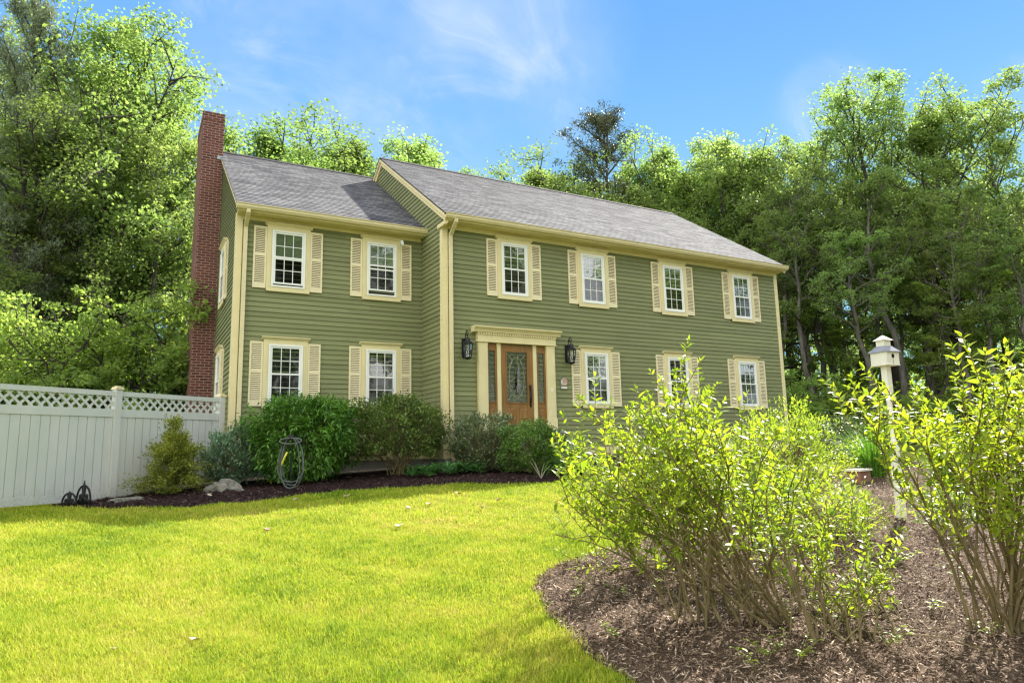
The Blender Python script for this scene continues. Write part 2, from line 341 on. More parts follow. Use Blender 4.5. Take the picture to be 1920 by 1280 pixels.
M = dict(
    siding=m_siding(), roof=m_roof(), brick=m_brick(), wood=m_wood(), lawn=m_lawn(), grass=m_grass(), rock=m_rock(), litter=m_forest(),
    trim=paint('cream_trim_paint', (.70, .61, .35), .5, .07), shutter=paint('cream_shutter_paint', (.75, .665, .435), .5, .06),
    gutter=paint('cream_gutter_enamel', (.68, .59, .36), .4, .06), louver_shade=paint('shutter_louver_shade', (.22, .175, .10), .8, .1), white=paint('white_window_vinyl', (.80, .81, .78), .35, .03),
    vinyl=m_vinyl(), foundation=paint('grey_concrete', (.33, .32, .31), .9, .2, 2., .006),
    ridge=paint('dark_ridge_shingle', (.035, .03, .032), .9, .3, 8, .006), flash=paint('lead_flashing', (.35, .40, .45), .4, .1),
    dark=paint('unlit_room_paint', (.012, .014, .014), .8, .3), blind=paint('reflection_tinted_blind', (.17, .19, .12), .7, .06), iron=paint('black_iron', (.012, .012, .014), .42, .3, 20),
    bronze=paint('dark_bronze', (.025, .016, .012), .35, .2), stone=paint('granite_step', (.32, .31, .29), .85, .2, 6, .005),
    glass=m_glass('window_glass', .11, .7, (.80, .86, .82)), screen=m_glass('screened_glass', .045, .38, (.35, .36, .36), .05),
    doorglass=m_glass('bevelled_door_glass', .09, .6, (.4, .45, .35), .03, .003), lampglass=m_glass('seeded_lamp_glass', .12, .6, (.9, .92, .9), .05, .006),
    came=paint('reflection_tinted_came', (.30, .33, .16), .4, .4), candle=paint('ivory_candle', (.75, .72, .6), .5, .05),
    bark=m_bark('grey_brown_bark', (.030, .026, .022), (.115, .100, .085)), greybark=m_bark('grey_bark', (.055, .050, .044), (.24, .22, .195)), stem=m_bark('olive_brown_stem', (.10, .078, .036), (.31, .245, .125)),
    twig=paint('bare_pale_twig', (.34, .29, .22), .8, .2),
    soil=m_mulch('dark_red_bark_mulch', (.010, .006, .006), (.035, .018, .016), (.085, .045, .038)),
    soil2=m_mulch('weathered_bark_mulch', (.05, .032, .022), (.165, .108, .073), (.32, .23, .165)),
    chip=m_chip('mulch_chip_dark', (.012, .007, .007), (.05, .026, .024), (.17, .11, .095)), chip2=m_chip('mulch_chip_pale', (.05, .032, .022), (.20, .132, .09), (.56, .43, .32)),
    pebble=m_chip('river_pebble', (.22, .17, .13), (.42, .32, .25), (.62, .56, .48)), hose=paint('grey_green_hose', (.11, .13, .11), .42, .2), yellow=paint('yellow_tube', (.55, .52, .05), .5, .1),
    birdwhite=paint('birdhouse_cream_paint', (.76, .73, .62), .6, .07, 4), birdroof=paint('birdhouse_slate_roof', (.27, .27, .31), .5, .15, 8), hole=paint('nest_hole', (.02, .014, .01), .9, .2),
    timber=paint('reddish_timber', (.26, .13, .085), .85, .25, 6, .006), swag=paint('silver_grey_swag', (.22, .22, .24), .8, .5, 30), plaque=paint('plaque_board', (.16, .19, .13), .6, .15),
    pink=paint('plaque_pink_stone', (.48, .30, .23), .7, .15, 9), red=paint('red_petal', (.62, .015, .03), .5, .1),
    maple=leaf_mat('maple_leaf', (.13, .205, .062), (.255, .335, .11), (1.55, 1.6, 1.0), .58, objvar=.2, spec=.15),
    forest=leaf_mat('forest_leaf', (.14, .21, .072), (.275, .355, .125), (1.6, 1.65, 1.0), .61, objvar=.22, spec=.15),
    under=leaf_mat('understorey_leaf', (.125, .205, .062), (.32, .43, .12), (1.7, 1.65, .95), .60, objvar=.22, spec=.15),
    pine=leaf_mat('pine_needle', (.09, .13, .075), (.27, .32, .19), (1.2, 1.2, .9), .35, objvar=.1),
    deadpine=leaf_mat('sparse_pine_needle', (.050, .065, .030), (.125, .135, .055), (1.1, 1.1, .8), .25, objvar=.1),
    weig=leaf_mat('spring_shrub_leaf', (.10, .190, .020), (.44, .52, .055), (1.55, 1.5, .6), .55, .42, .06, .45, 1.4),
    weigl=leaf_mat('pale_spring_leaf', (.13, .22, .03), (.42, .50, .08), (1.4, 1.4, .6), .5, .42, .1, .45, 1.4),
    yew=leaf_mat('yew_needle', (.014, .065, .010), (.22, .45, .065), (1.3, 1.4, .7), .3, .45, .05, .4, 1.6),
    azalea=leaf_mat('azalea_leaf', (.036, .080, .018), (.28, .38, .10), (1.3, 1.3, .8), .3, .45, .05, .4, 1.6),
    dkshrub=leaf_mat('dark_shrub_leaf', (.022, .048, .022), (.32, .38, .19), (1.2, 1.3, .8), .25, .4, .05, .5, 2),
    box=leaf_mat('boxwood_leaf', (.028, .09, .016), (.29, .47, .10), (1.3, 1.4, .7), .3, .35, .05, .5, 2),
    gold=leaf_mat('golden_cypress_spray', (.045, .085, .016), (.48, .52, .10), (1.4, 1.3, .6), .35, .5, .05, .3, 2.2),
    blue=leaf_mat('blue_green_leaf', (.035, .10, .05), (.32, .46, .28), (1.2, 1.3, .9), .3, .4, .05, .5, 2),
    host=leaf_mat('perennial_leaf', (.050, .150, .045), (.150, .330, .100), (1.3, 1.3, .8), .4, .4, .05, .4, 2),
    blade=leaf_mat('strap_leaf', (.060, .160, .020), (.190, .340, .045), (1.4, 1.4, .7), .4, .4, .1, .4, 2),
    dead=paint('dry_leaf', (.42, .30, .20), .8, .3, 30), litterl=paint('pale_dry_leaf', (.55, .45, .36), .8, .3, 30),
)

# ------------------------------------------------------------------ terrain: lawn, mulch beds, forest floor (one continuous slope)
rng = np.random.default_rng(7); random.seed(7)
def in_poly(x, y, P):
    P = np.array(P); r = np.zeros(np.shape(x), bool); n = len(P); j = n-1
    for i in range(n):
        (xi, yi), (xj, yj) = P[i], P[j]
        c = ((yi > y) != (yj > y)) & (x < (xj-xi)*(y-yi)/(yj-yi+1e-12)+xi); r ^= c; j = i
    return r
def smooth_poly(P, k=5):
    P = np.array(P, float); out = []
    n = len(P)
    for i in range(n):
        p0, p1, p2, p3 = P[i-1], P[i], P[(i+1) % n], P[(i+2) % n]
        for t in np.linspace(0, 1, k, endpoint=False):
            out.append(.5*((2*p1)+(-p0+p2)*t+(2*p0-5*p1+4*p2-p3)*t*t+(-p0+3*p1-3*p2+p3)*t**3))
    return np.array(out)
HOUSE_BED = smooth_poly([(-7.45,-.30),(-7.05,-.95),(-6.4,-1.75),(-5.8,-2.25),(-5.1,-2.5),(-4.4,-2.5),(-3.9,-2.3),(-2.95,-2.2),(-1.7,-2.5),(-.7,-2.85),(.15,-3.4),(1.0,-3.5),(2.2,-3.0),(3.4,-2.8),(6,-2.6),(12,-2.6),(12,.6),(4,.6),(1,1.4),(-2,1.6),(-4.5,1.7),(-6.0,.55)])
ISLAND = smooth_poly([(-1.1,-8.05),(-1.83,-8.25),(-2.54,-8.59),(-2.92,-8.85),(-3.12,-9.4),(-3.30,-9.95),(-3.5,-10.4),(-3.45,-10.75),(-3.5,-11.2),(-3.0,-12.6),(-1,-13.6),(4,-13.8),(9,-12),(12,-8),(12,-4.6),(8,-5.0),(5.6,-5.6),(3.6,-6.4),(1.6,-7.1),(.3,-7.7)])
def wob(x, y): return .05*np.sin(x*3.3+y*2.1)+.03*np.sin(y*7.7-x*4.3)+.012*np.sin(x*17+y*13)
def in_house_bed(x, y): return in_poly(x+wob(x, y)*.5, y+wob(y, x)*.5, HOUSE_BED)
def in_island(x, y): return in_poly(x+wob(x, y), y+wob(y, x), ISLAND)
ST = .06
gx = np.arange(-14, 14.01, ST); gy = np.arange(-14, 3.01, ST)
XX, YY = np.meshgrid(gx, gy); ZZ = G(XX, YY)
lump = .012*np.sin(XX*3.1+1)*np.sin(YY*2.7)+.008*np.sin(XX*8.3+YY*5.1)
cx, cy = (XX[:-1,:-1]+ST/2), (YY[:-1,:-1]+ST/2)
mB = in_house_bed(cx, cy); mI = in_island(cx, cy) & ~mB
idx = np.arange(XX.size).reshape(XX.shape)
quads = np.stack([idx[:-1,:-1], idx[:-1,1:], idx[1:,1:], idx[1:,:-1]], -1)
def zone(name, mask, zoff, rough, mat):
    q = quads[mask]; u, inv = np.unique(q.ravel(), return_inverse=True)
    Z = ZZ+lump+zoff+(rng.normal(0, rough, ZZ.shape) if rough else 0)
    V = np.stack([XX.ravel()[u], YY.ravel()[u], Z.ravel()[u]], 1)
    o = link(name, big_mesh(name, V, inv.reshape(-1, 4), smooth=True), mat); o['kind'] = 'structure'; return o
zone('lawn', ~mB & ~mI, 0, 0, M['lawn'])
zone('house_bed_soil', mB, .0, .006, M['soil'])
zone('island_bed_soil', mI, .0, .007, M['soil2'])
# wide ground, 0.1 m lower where the lawn and beds lie over it
g1 = np.concatenate([np.linspace(-420, -30, 14), np.arange(-24, 60, 3.), np.linspace(66, 460, 14)])
GX, GY = np.meshgrid(g1, g1)
GZ = G(GX, GY) + .35*np.sin(GX*.11+2)*np.sin(GY*.13)*np.clip((np.hypot(GX, GY)-24)/20, 0, 1)
ins = (GX > -17) & (GX < 17) & (GY > -17) & (GY < 6); GZ = np.where(ins, GZ-.1, GZ)
i2 = np.arange(GX.size).reshape(GX.shape)
o = link('ground', big_mesh('ground', np.stack([GX, GY, GZ], -1).reshape(-1, 3), np.stack([i2[:-1,:-1], i2[:-1,1:], i2[1:,1:], i2[1:,:-1]], -1).reshape(-1, 4), smooth=True), M['litter']); o['kind'] = 'structure'

# ------------------------------------------------------------------ the house
D, WM, WW = 1.36, 11.55, 4.45            # wing set back, main block width, wing width
EZ, RY, RZ = 5.06, 4.61, 8.385           # main eave lip, ridge
LY, LZ = 5.60, 8.12                      # wing ridge
OV = .36; SK = -.68                      # overhang, bottom of the water table
SLM = (RZ-EZ)/(RY+OV); SLL = (LZ-EZ)/(LY-D+OV)
house = thing('house', 'large sage green clapboard two-storey house with cream trim, shutters and grey shingle roofs', 'house', (3.5, 4.5, -.95))

BO = .1135
def siding(mb, origin, u, n, zs, span):
    """courses of lapped boards on a vertical plane; span(z) gives the run (u0,u1) at that height, or None"""
    u, n, o = np.array(u, float), np.array(n, float), np.array(origin, float)
    z = zs[0]
    while z < zs[1]-.01:
        z1 = min(z+BO, zs[1]); a, b = span(z), span(z1-1e-4)
        if a is None: z = z1; continue
        if b is None: b = ((a[0]+a[1])/2,)*2
        j = random.uniform(-.0012, .0012)
        P = lambda s, zz, off: o+u*s+n*(off+j)+np.array([0, 0, zz])
        cuts = [a[0]]
        while a[1]-cuts[-1] > 4.2: cuts.append(cuts[-1]+random.uniform(1.5, 3.6))
        cuts.append(a[1])
        for c0, c1 in zip(cuts[1:-1], cuts[2:]):                       # further boards of this course, butted end to end
            q = min(c1, b[1]) if c1 == a[1] else c1
            e_ = random.uniform(.0005, .0022)
            mb.add([P(c0+.0015, z-e_, .026+e_), P(c1, z-e_, .026+e_), P(q, z1+.016, .004), P(c0+.0015, z1+.016, .004), P(c0+.0015, z+.013, .0065), P(c1, z+.013, .0065)], [(0, 1, 2, 3), (4, 5, 1, 0)])
        if len(cuts) > 2: a, b = (a[0], cuts[1]), (b[0], cuts[1])
        vs = [P(a[0], z, .026), P(a[1], z, .026), P(b[1], z1+.016, .004), P(b[0], z1+.016, .004), P(a[0], z+.013, .0065), P(a[1], z+.013, .0065)]
        mb.add(vs, [(0, 1, 2, 3), (4, 5, 1, 0)]); z = z1
def gable(zw, y0, y1, yr, ze, slope):    # run of a gable wall at height z (u runs along y)
    def f(z):
        if z <= zw: return (y0, y1)
        h = (z-zw)/slope
        a, b = y0+h, y1-h
        return (a, b) if b-a > .02 else None
    return f
w = MB()
siding(w, (0, 0, 0), (1, 0, 0), (0, -1, 0), (SK+.2, 4.92), lambda z: (.02, WM-.02))
siding(w, (0, D, 0), (1, 0, 0), (0, -1, 0), (SK+.2, 4.92), lambda z: (-WW+.02, -.004))
zt = EZ-.06+OV*SLM
siding(w, (0, 0, 0), (0, 1, 0), (-1, 0, 0), (SK+.2, 8.3), gable(zt-.05, .02, 9.2, RY, EZ, SLM))
siding(w, (-WW, 0, 0), (0, 1, 0), (-1, 0, 0), (SK+.2, 8.0), gable(zt-.05, D+.02, D+8.48, LY, EZ, SLL))
siding(w, (WM, 0, 0), (0, 1, 0), (1, 0, 0), (SK+.2, 8.3), gable(zt-.05, .02, 9.2, RY, EZ, SLM))
# the solid behind the boards
w.prism([(.004, SK), (9.2, SK), (9.2, zt-.05), (RY, RZ-.12), (.004, zt-.05)], 'x', .004, WM-.004)
w.prism([(D+.004, SK), (D+8.48, SK), (D+8.48, zt-.05), (LY, LZ-.12), (D+.004, zt-.05)], 'x', -WW+.004, .002)
wall = part('wall', w, M['siding'], house)
f = MB(); f.box(.03, WM-.03, .03, 9.1, -1.6, SK-.002); f.box(-WW+.03, .03, D+.03, D+8.4, -1.6, SK-.002); part('foundation', f, M['foundation'], house)
t = MB()
def bx(*a): t.box(*a)
# water table, corner boards
bx(.12, WM-.12, -.03, -.001, SK, SK+.2); bx(-WW+.12, -.025, D-.03, D-.001, SK, SK+.2); bx(-.03, -.001, .13, D-.03, SK, SK+.2); bx(-WW-.03, -WW-.001, D+.13, D+8.4, SK, SK+.2)
for x0, y0, s in ((0, 0, 1), (WM, 0, -1), (-WW, D, 1)):
    xa, xb = sorted((x0-.028*s, x0+.115*s)); bx(xa, xb, y0-.03, y0-.001, SK-.003, 4.90)
    xa, xb = sorted((x0-.028*s, x0+.001*s)); bx(xa, xb, y0, y0+.125, SK-.003, 4.93)
# soffit and frieze
bx(-.02, WM+.09, -OV+.02, .0, 4.885, 4.93); bx(.116, WM-.116, -.034, -.001, 4.78, 4.884)
bx(-WW-.02, -.0, D-OV+.02, D, 4.885, 4.93); bx(-WW+.116, -.032, D-.034, D-.001, 4.80, 4.884)
# fascia behind the gutter
bx(-.09, WM+.10, -OV, -OV+.02, 4.88, 5.03); bx(-WW-.06, .0, D-OV, D-OV+.02, 4.88, 5.03)
def rake(x, nx, y0, ye, yr, zr, sl, wd, thick, drop, yend):    # sloping gable board, both slopes
    for sgn, yl in ((1, y0), (-1, yend)):
        zl = EZ-.035
        a = (yl, zl-drop); b = (yr, zr-.035-drop)
        poly = [(a[0], a[1]-wd*1.2), (b[0], b[1]-wd*1.2), (b[0], b[1]), (a[0], a[1])]
        t.prism(poly, 'x', *sorted((x, x+nx*thick)))
rake(-.002, -1, -OV+.02, 0, RY, RZ, SLM, .17, .045, .0, 2*RY+OV); rake(-.047, -1, -OV+.01, 0, RY, RZ, SLM, .062, .045, .0, 2*RY+OV)
rake(-WW-.002, -1, D-OV+.02, 0, LY, LZ, SLL, .12, .035, .0, 2*LY-D+OV); rake(-WW-.037, -1, D-OV+.01, 0, LY, LZ, SLL, .05, .03, .0, 2*LY-D+OV)
rake(WM+.002, 1, -OV+.02, 0, RY, RZ, SLM, .16, .08, .0, 2*RY+OV)
bx(-.088, -.03, -OV+.022, .14, 4.79, 4.884)        # boxed cornice return on the gable corner
part('trim', t, M['trim'], house)

def roof_slope(mb, uvs, x0, x1, ye, ze, yr, zr):
    ln = math.hypot(yr-ye, zr-ze); n = int(round(ln/.139)); d = np.array([0, (yr-ye)/ln, (zr-ze)/ln]); nr = np.array([0, -d[2], d[1]])
    if nr[2] < 0: nr = -nr
    o = np.array([0, ye, ze])
    xs = np.linspace(x0, x1, max(2, int((x1-x0)/.69)+1))
    for k in range(n):
        v0, v1 = k*ln/n, (k+1)*ln/n
        for a, b in zip(xs[:-1], xs[1:]):
            e = random.uniform(.008, .012)
            P = lambda x, v, h: o+np.array([x, 0, 0])+d*v+nr*h
            mb.add([P(a, v0, e), P(b, v0, e), P(b, v1, .001), P(a, v1, .001), P(a, v0, -.004), P(b, v0, -.004)], [(0, 1, 2, 3), (4, 5, 1, 0)])
            uvs += [(a, k*.139+.004), (b, k*.139+.004), (b, k*.139+.135), (a, k*.139+.135), (a, k*.139+.004), (b, k*.139+.004)]
    q = [(ye, ze-.03), (yr, zr-.03), (yr, zr-.004), (ye, ze-.004)]
    mb.prism(q, 'x', x0+.003, x1-.003); uvs += [(0, 0)]*8
def uv_mesh(name, mb, uvs):
    me = mb.mesh(name); ul = me.uv_layers.new(name='UVMap'); li = np.empty(len(me.loops), np.int32); me.loops.foreach_get('vertex_index', li)
    ul.data.foreach_set('uv', np.array(uvs, np.float32)[li].ravel()); return me
def gable_roof(x0, x1, ye, ze, yr, zr):
    mb, uvs = MB(), []
    roof_slope(mb, uvs, x0, x1, ye, ze, yr, zr); roof_slope(mb, uvs, x0, x1, 2*yr-ye, ze, yr, zr)
    o = link('roof', uv_mesh('roof', mb, uvs), M['roof'], house)
    c = MB(); c.prism([(yr-.14, zr-.14*.66+.002), (yr, zr+.0), (yr+.14, zr-.14*.66+.002), (yr+.14, zr-.14*.66+.03), (yr, zr+.035), (yr-.14, zr-.14*.66+.03)], 'x', x0+.01, x1-.01)
    link('ridge_cap', c.mesh('ridge_cap'), M['ridge'], o)
    e = MB(); e.box(x0, x1, ye-.012, ye+.05, ze-.028, ze-.006); link('drip_edge', e.mesh('drip_edge'), M['ridge'], o)
    return o
r1 = gable_roof(-.10, WM+.10, -OV-.03, EZ-.02, RY, RZ); r1['label'] = 'tall main roof of grey shingles'
r2 = gable_roof(-WW-.075, -.001, D-OV-.03, EZ-.02, LY, LZ); r2['label'] = 'lower wing roof of grey shingles crossed by a shadow'
for c in list(r1.children)+list(r2.children): c.location = (0, 0, 0)

def gutter(x0, x1, y):
    g = MB(); p = [(y+.0, 4.915), (y-.07, 4.915), (y-.105, 4.965), (y-.105, 5.0), (y-.125, 5.02), (y-.125, 5.035), (y-.112, 5.035), (y-.095, 5.0), (y-.09, 4.97), (y-.06, 4.93), (y-.008, 4.93), (y-.008, 5.035), (y, 5.035)]
    g.prism(p, 'x', x0, x1); return g
part('gutter', gutter(-.10, WM+.11, -OV), M['gutter'], house); part('gutter', gutter(-WW-.08, .02, D-OV), M['gutter'], house)
def downspout(x, y, zb):
    g = MB(); hw, hd = .042, .03
    path = [(y-OV-.055, 4.92), (y-OV-.055, 4.86), (y-.09, 4.62), (y-.075, 4.54), (y-.075, zb+.12), (y-.20, zb)]
    L_, R_ = [], []
    for i, (yy, zz) in enumerate(path):
        a = np.array(path[max(i-1, 0)]); b = np.array(path[min(i+1, len(path)-1)]); d_ = (b-a)/np.linalg.norm(b-a); nn = np.array([-d_[1], d_[0]])*hd
        L_.append((yy+nn[0], zz+nn[1])); R_.append((yy-nn[0], zz-nn[1]))
    for i in range(len(path)-1): g.prism([L_[i], L_[i+1], R_[i+1], R_[i]], 'x', x-hw, x+hw)
    return g
part('downspout', downspout(.17, 0, -.75), M['gutter'], house); part('downspout', downspout(-WW+.175, D, -.85), M['gutter'], house)

# chimney against the left gable
mb, uvs = MB(), []
def brick_box(x0, x1, y0, y1, z0, z1):
    for (vs, uu) in (([(x0,y0,z0),(x1,y0,z0),(x1,y0,z1),(x0,y0,z1)], lambda p: (p[0]+5.1, p[2])), ([(x1,y1,z0),(x0,y1,z0),(x0,y1,z1),(x1,y1,z1)], lambda p: (p[0], p[2])),
                     ([(x0,y1,z0),(x0,y0,z0),(x0,y0,z1),(x0,y1,z1)], lambda p: (p[1]+.1, p[2])), ([(x1,y0,z0),(x1,y1,z0),(x1,y1,z1),(x1,y0,z1)], lambda p: (p[1]+.1, p[2])),
                     ([(x0,y0,z1),(x1,y0,z1),(x1,y1,z1),(x0,y1,z1)], lambda p: (p[0], p[1])), ([(x0,y1,z0),(x1,y1,z0),(x1,y0,z0),(x0,y0,z0)], lambda p: (p[0], p[1]))):
        mb.add(vs, [(0, 1, 2, 3)]); uvs.extend(uu(p) for p in vs)
brick_box(-5.02, -4.472, 5.0, 6.75, -1.5, 8.76); brick_box(-5.032, -4.460, 4.988, 6.762, 8.76, 8.98)
ch = link('chimney', uv_mesh('chimney', mb, uvs), M['brick'], house)
c = MB(); c.frustum((-4.75, 5.45), .17, .16, 8.98, 9.05, 4); link('flue', c.mesh('flue'), M['timber'], ch, loc=(0, 0, 0))
c = MB(); c.box(-4.62, -4.44, 4.955, 4.985, 7.62, 7.72); c.box(-4.47, -4.40, 4.95, 5.02, 7.60, 7.72); link('flashing', c.mesh('flashing'), M['flash'], ch, loc=(0, 0, 0))

# windows: local space, x along the wall, y outwards negative, z from the bottom of the white frame
FW, FH = .752, 1.341
def window_meshes():
    P = {}
    c = MB(); h = FW/2
    for s in (-1, 1):
        xa, xb = sorted((s*(h-.002), s*(h+.112))); c.box(xa, xb, -.045, -.002, -.102, FH+.10)
        xa, xb = sorted((s*(h+.02), s*(h+.05))); c.box(xa, xb, -.056, -.0455, -.0, FH+.02)
    c.box(-h-.112, h+.112, -.05, -.002, -.105, -.0); c.box(-h+.002, h-.002, -.046, -.002, FH, FH+.099)
    c.prism([(-.002, FH+.1), (-.05, FH+.1), (-.06, FH+.115), (-.075, FH+.13), (-.10, FH+.15), (-.10, FH+.168), (-.002, FH+.172)], 'x', -h-.155, h+.155)
    P['casing'] = c
    f = MB(); e = .042
    for a in ((-h, -h+e, 0, FH), (h-e, h, 0, FH)): f.box(a[0], a[1], -.060, -.003, a[2], a[3])
    f.box(-h+e, h-e, -.060, -.003, FH-e, FH); f.box(-h+e, h-e, -.066, -.003, 0, e*.9); P['frame'] = f
    def sash(z0, z1, y):
        s = MB(); b = .038; x0, x1 = -h+e+.002, h-e-.002
        s.box(x0, x0+b, y-.022, y, z0, z1); s.box(x1-b, x1, y-.022, y, z0, z1); s.box(x0+b, x1-b, y-.022, y, z0, z0+b); s.box(x0+b, x1-b, y-.022, y, z1-b, z1)
        gx0, gx1, gz0, gz1 = x0+b, x1-b, z0+b, z1-b
        for k in (1, 2): xx = gx0+(gx1-gx0)*k/3; s.box(xx-.008, xx+.008, y-.010, y-.002, gz0, gz1)
        zz = (gz0+gz1)/2; s.box(gx0, gx1, y-.0105, y-.0015, zz-.008, zz+.008); return s
    zm = FH/2
    P['us'] = sash(zm-.02, FH-e-.002, -.024); P['ls'] = sash(e*.9+.002, zm+.02, -.050+.016)
    for k, (z0, z1, y) in {'up': (zm+.01, FH-e-.03, -.027), 'lp': (e+.03, zm-.012, -.037)}.items():
        s = MB(); s.add([(-h+e+.02, y, z0), (h-e-.02, y, z0), (h-e-.02, y, z1), (-h+e+.02, y, z1)], [(0, 1, 2, 3)]); P[k] = s
    s = MB(); s.add([(-h+.02, -.006, .02), (h-.02, -.006, .02), (h-.02, -.006, FH-.02), (-h+.02, -.006, FH-.02)], [(0, 1, 2, 3)]); P['room_sheet'] = s  # near-black sheet: the unlit interior's darkness painted behind the glass
    s = MB(); z0, z1 = zm+.075, FH-e; s.box(-h+e+.01, h-e-.01, -.016, -.010, z0, z1); s.box(-h+e+.01, h-e-.01, -.021, -.0165, z0-.004, z0+.024); P['blind'] = s  # dull green colour carries tree reflections and dimness on the blind
    return P
WMESH = {k: mb.mesh('window_'+k) for k, mb in window_meshes().items()}
for k, mt in (('casing', 'trim'), ('frame', 'white'), ('us', 'white'), ('ls', 'white'), ('up', 'glass'), ('lp', 'screen'), ('room_sheet', 'dark'), ('blind', 'blind')): WMESH[k].materials.append(M[mt])
def shutter_mesh():
    s = MB(); w_, h_ = .285, 1.445; st = .038
    s.box(0, st, -.036, -.004, 0, h_); s.box(w_-st, w_, -.036, -.004, 0, h_); s.box(st, w_-st, -.036, -.004, 0, .11); s.box(st, w_-st, -.036, -.004, h_-.05, h_)
    zm = .775; s.box(st, w_-st, -.036, -.004, zm-.03, zm+.03); 
    for z0, z1, n in ((.11, zm-.03, 15), (zm+.03, h_-.05, 14)):
        p = (z1-z0)/n
        for i in range(n):
            z = z0+p*(i+.5); s.add([(st, -.034, z-.017), (w_-st, -.034, z-.017), (w_-st, -.016, z+.009), (st, -.016, z+.009), (st, -.026, z-.019), (w_-st, -.026, z-.019)], [(0, 1, 2, 3), (4, 5, 1, 0)])
    return s.mesh('shutter')
SHM = shutter_mesh(); SHM.materials.append(M['shutter'])
SHB = MB().box(.03, .255, -.009, -.004, .05, 1.42).mesh('shutter_louver_shade'); SHB.materials.append(M['louver_shade'])  # dark tan board paints the shade between the louvers
def sub(name, me, par): o = bpy.data.objects.new(name, me); COL.objects.link(o); o.parent = par; return o
def window(x, y, z, blind=False, raised=0., face=0., shutters=True):
    """a double-hung window with its casing and two shutters; face turns it to the side wall"""
    wo = sub('window', WMESH['casing'], house); wo.location = Vector((x, y, z))-house.location; wo.rotation_euler = (0, 0, face)
    for nm, k in (('frame', 'frame'), ('sash', 'us'), ('sash', 'ls'), ('pane', 'up'), ('pane', 'lp'), ('dark_room_sheet', 'room_sheet')):
        q = sub(nm, WMESH[k], wo)
        if nm == 'pane': q.rotation_euler = (random.uniform(-.006, .006), 0, random.uniform(-.012, .012))
        if raised and k in ('ls', 'lp'): q.location = (0, 0, raised)
    if blind: sub('blind', WMESH['blind'], wo)
    if shutters:
        ax = Vector((math.cos(face), math.sin(face), 0))
        for s in (-FW/2-.112-.290, FW/2+.112+.005):
            q = sub('shutter', SHM, house); q.location = Vector((x, y, z-.05))+ax*s-house.location; q.rotation_euler = (0, 0, face); sub('louver_shade', SHB, q)
XU = (1.93, 4.335, 7.16, 9.915); XL = (-3.313, -1.081); ZU, ZL = 3.285, .615
YO = -.016
for i, x in enumerate(XU): window(x, YO, ZU)
for i, x in enumerate(XU[1:]): window(x, YO, ZL)
for i, x in enumerate(XL): window(x, D+YO, ZU, blind=True, raised=.055*(i+.6)); window(x, D+YO, ZL)
for z in (ZU, ZL): window(-WW+YO, 3.45, z, face=-math.pi/2)

# front entry
dx = 1.93
e = MB()
for s in (-1, 1):
    a, b = sorted((dx+s*.83, dx+s*1.075)); e.box(a, b, -.115, -.001, .24, 2.06); e.box(a-.015, b+.015, -.13, -.0, -.06, .24); e.box(a+.03, b-.03, -.121, -.1155, .30, 2.0); e.box(a-.008, b+.008, -.122, -.0005, 2.0, 2.058)
    a, b = sorted((dx+s*.455, dx+s*.555)); e.box(a, b, -.075, -.001, -.03, 2.06)
e.box(dx-1.10, dx+1.10, -.14, -.0, 2.062, 2.29); e.box(dx-1.125, dx+1.125, -.155, -.0, 2.06, 2.075)
for k in range(34): xx = dx-1.085+k*2.17/33; e.box(xx-.017, xx+.017, -.175, -.139, 2.235, 2.285)
e.prism([(-.0, 2.291), (-.15, 2.291), (-.18, 2.295), (-.19, 2.33), (-.225, 2.375), (-.26, 2.395), (-.265, 2.43), (-.0, 2.445)], 'x', dx-1.225, dx+1.225)
ent = part('door_surround', e, M['trim'], house)
d = MB()
def panel_door(mb, x0, x1, z0, z1, y, gl, lower, st):
    gx0, gx1, gz0, gz1 = gl
    mb.box(x0, gx0, y-.04, y, z0, z1); mb.box(gx1, x1, y-.04, y, z0, z1); mb.box(gx0, gx1, y-.04, y, gz1, z1); mb.box(gx0, gx1, y-.032, y, z0, gz0)
    for a, b in ((gx0-.025, gx0), (gx1, gx1+.025)): mb.box(a, b, y-.05, y-.0402, gz0-.025, gz1+.025)
    for a, b in ((gz0-.025, gz0), (gz1, gz1+.025)): mb.box(gx0, gx1, y-.0502, y-.0325, a, b)
    for (a, b, c_, d_) in lower:
        mb.prism([(a, c_), (b, c_), (b, d_), (a, d_)], 'y', y-.036, y-.0325)
        q = .035; mb.add([(a+.012, y-.0365, c_+.012), (b-.012, y-.0365, c_+.012), (b-.012, y-.0365, d_-.012), (a+.012, y-.0365, d_-.012), (a+q, y-.046, c_+q), (b-q, y-.046, c_+q), (b-q, y-.046, d_-q), (a+q, y-.046, d_-q)], [(4, 5, 6, 7), (0, 1, 5, 4), (1, 2, 6, 5), (2, 3, 7, 6), (3, 0, 4, 7)])
        for r in ((a-.012, a, c_-.012, d_+.012), (b, b+.012, c_-.012, d_+.012), (a, b, c_-.012, c_), (a, b, d_, d_+.012)): mb.box(r[0], r[1], y-.043, y-.0324, r[2], r[3])
panel_door(d, dx-.452, dx+.452, .0, 2.03, -.012, (dx-.285, dx+.285, .63, 1.86), [(dx-.285, dx-.05, .20, .50), (dx+.05, dx+.285, .20, .50)], .16)
door = part('door', d, M['wood'], house)
g = MB(); g.add([(dx-.285, -.028, .63), (dx+.285, -.028, .63), (dx+.285, -.028, 1.86), (dx-.285, -.028, 1.86)], [(0, 1, 2, 3)])
dc = -house.location
def dsub(name, mb, mat, par, smooth=False): return link(name, mb.mesh(name, smooth), mat, par, loc=(0, 0, 0))
dsub('pane', g, M['doorglass'], door)
g = MB(); g.box(dx-.284, dx+.284, -.0155, -.0135, .631, 1.859); dsub('dark_room_sheet', g, M['dark'], door)  # near-black slab paints the unlit interior, as in the sidelights below
g = MB()
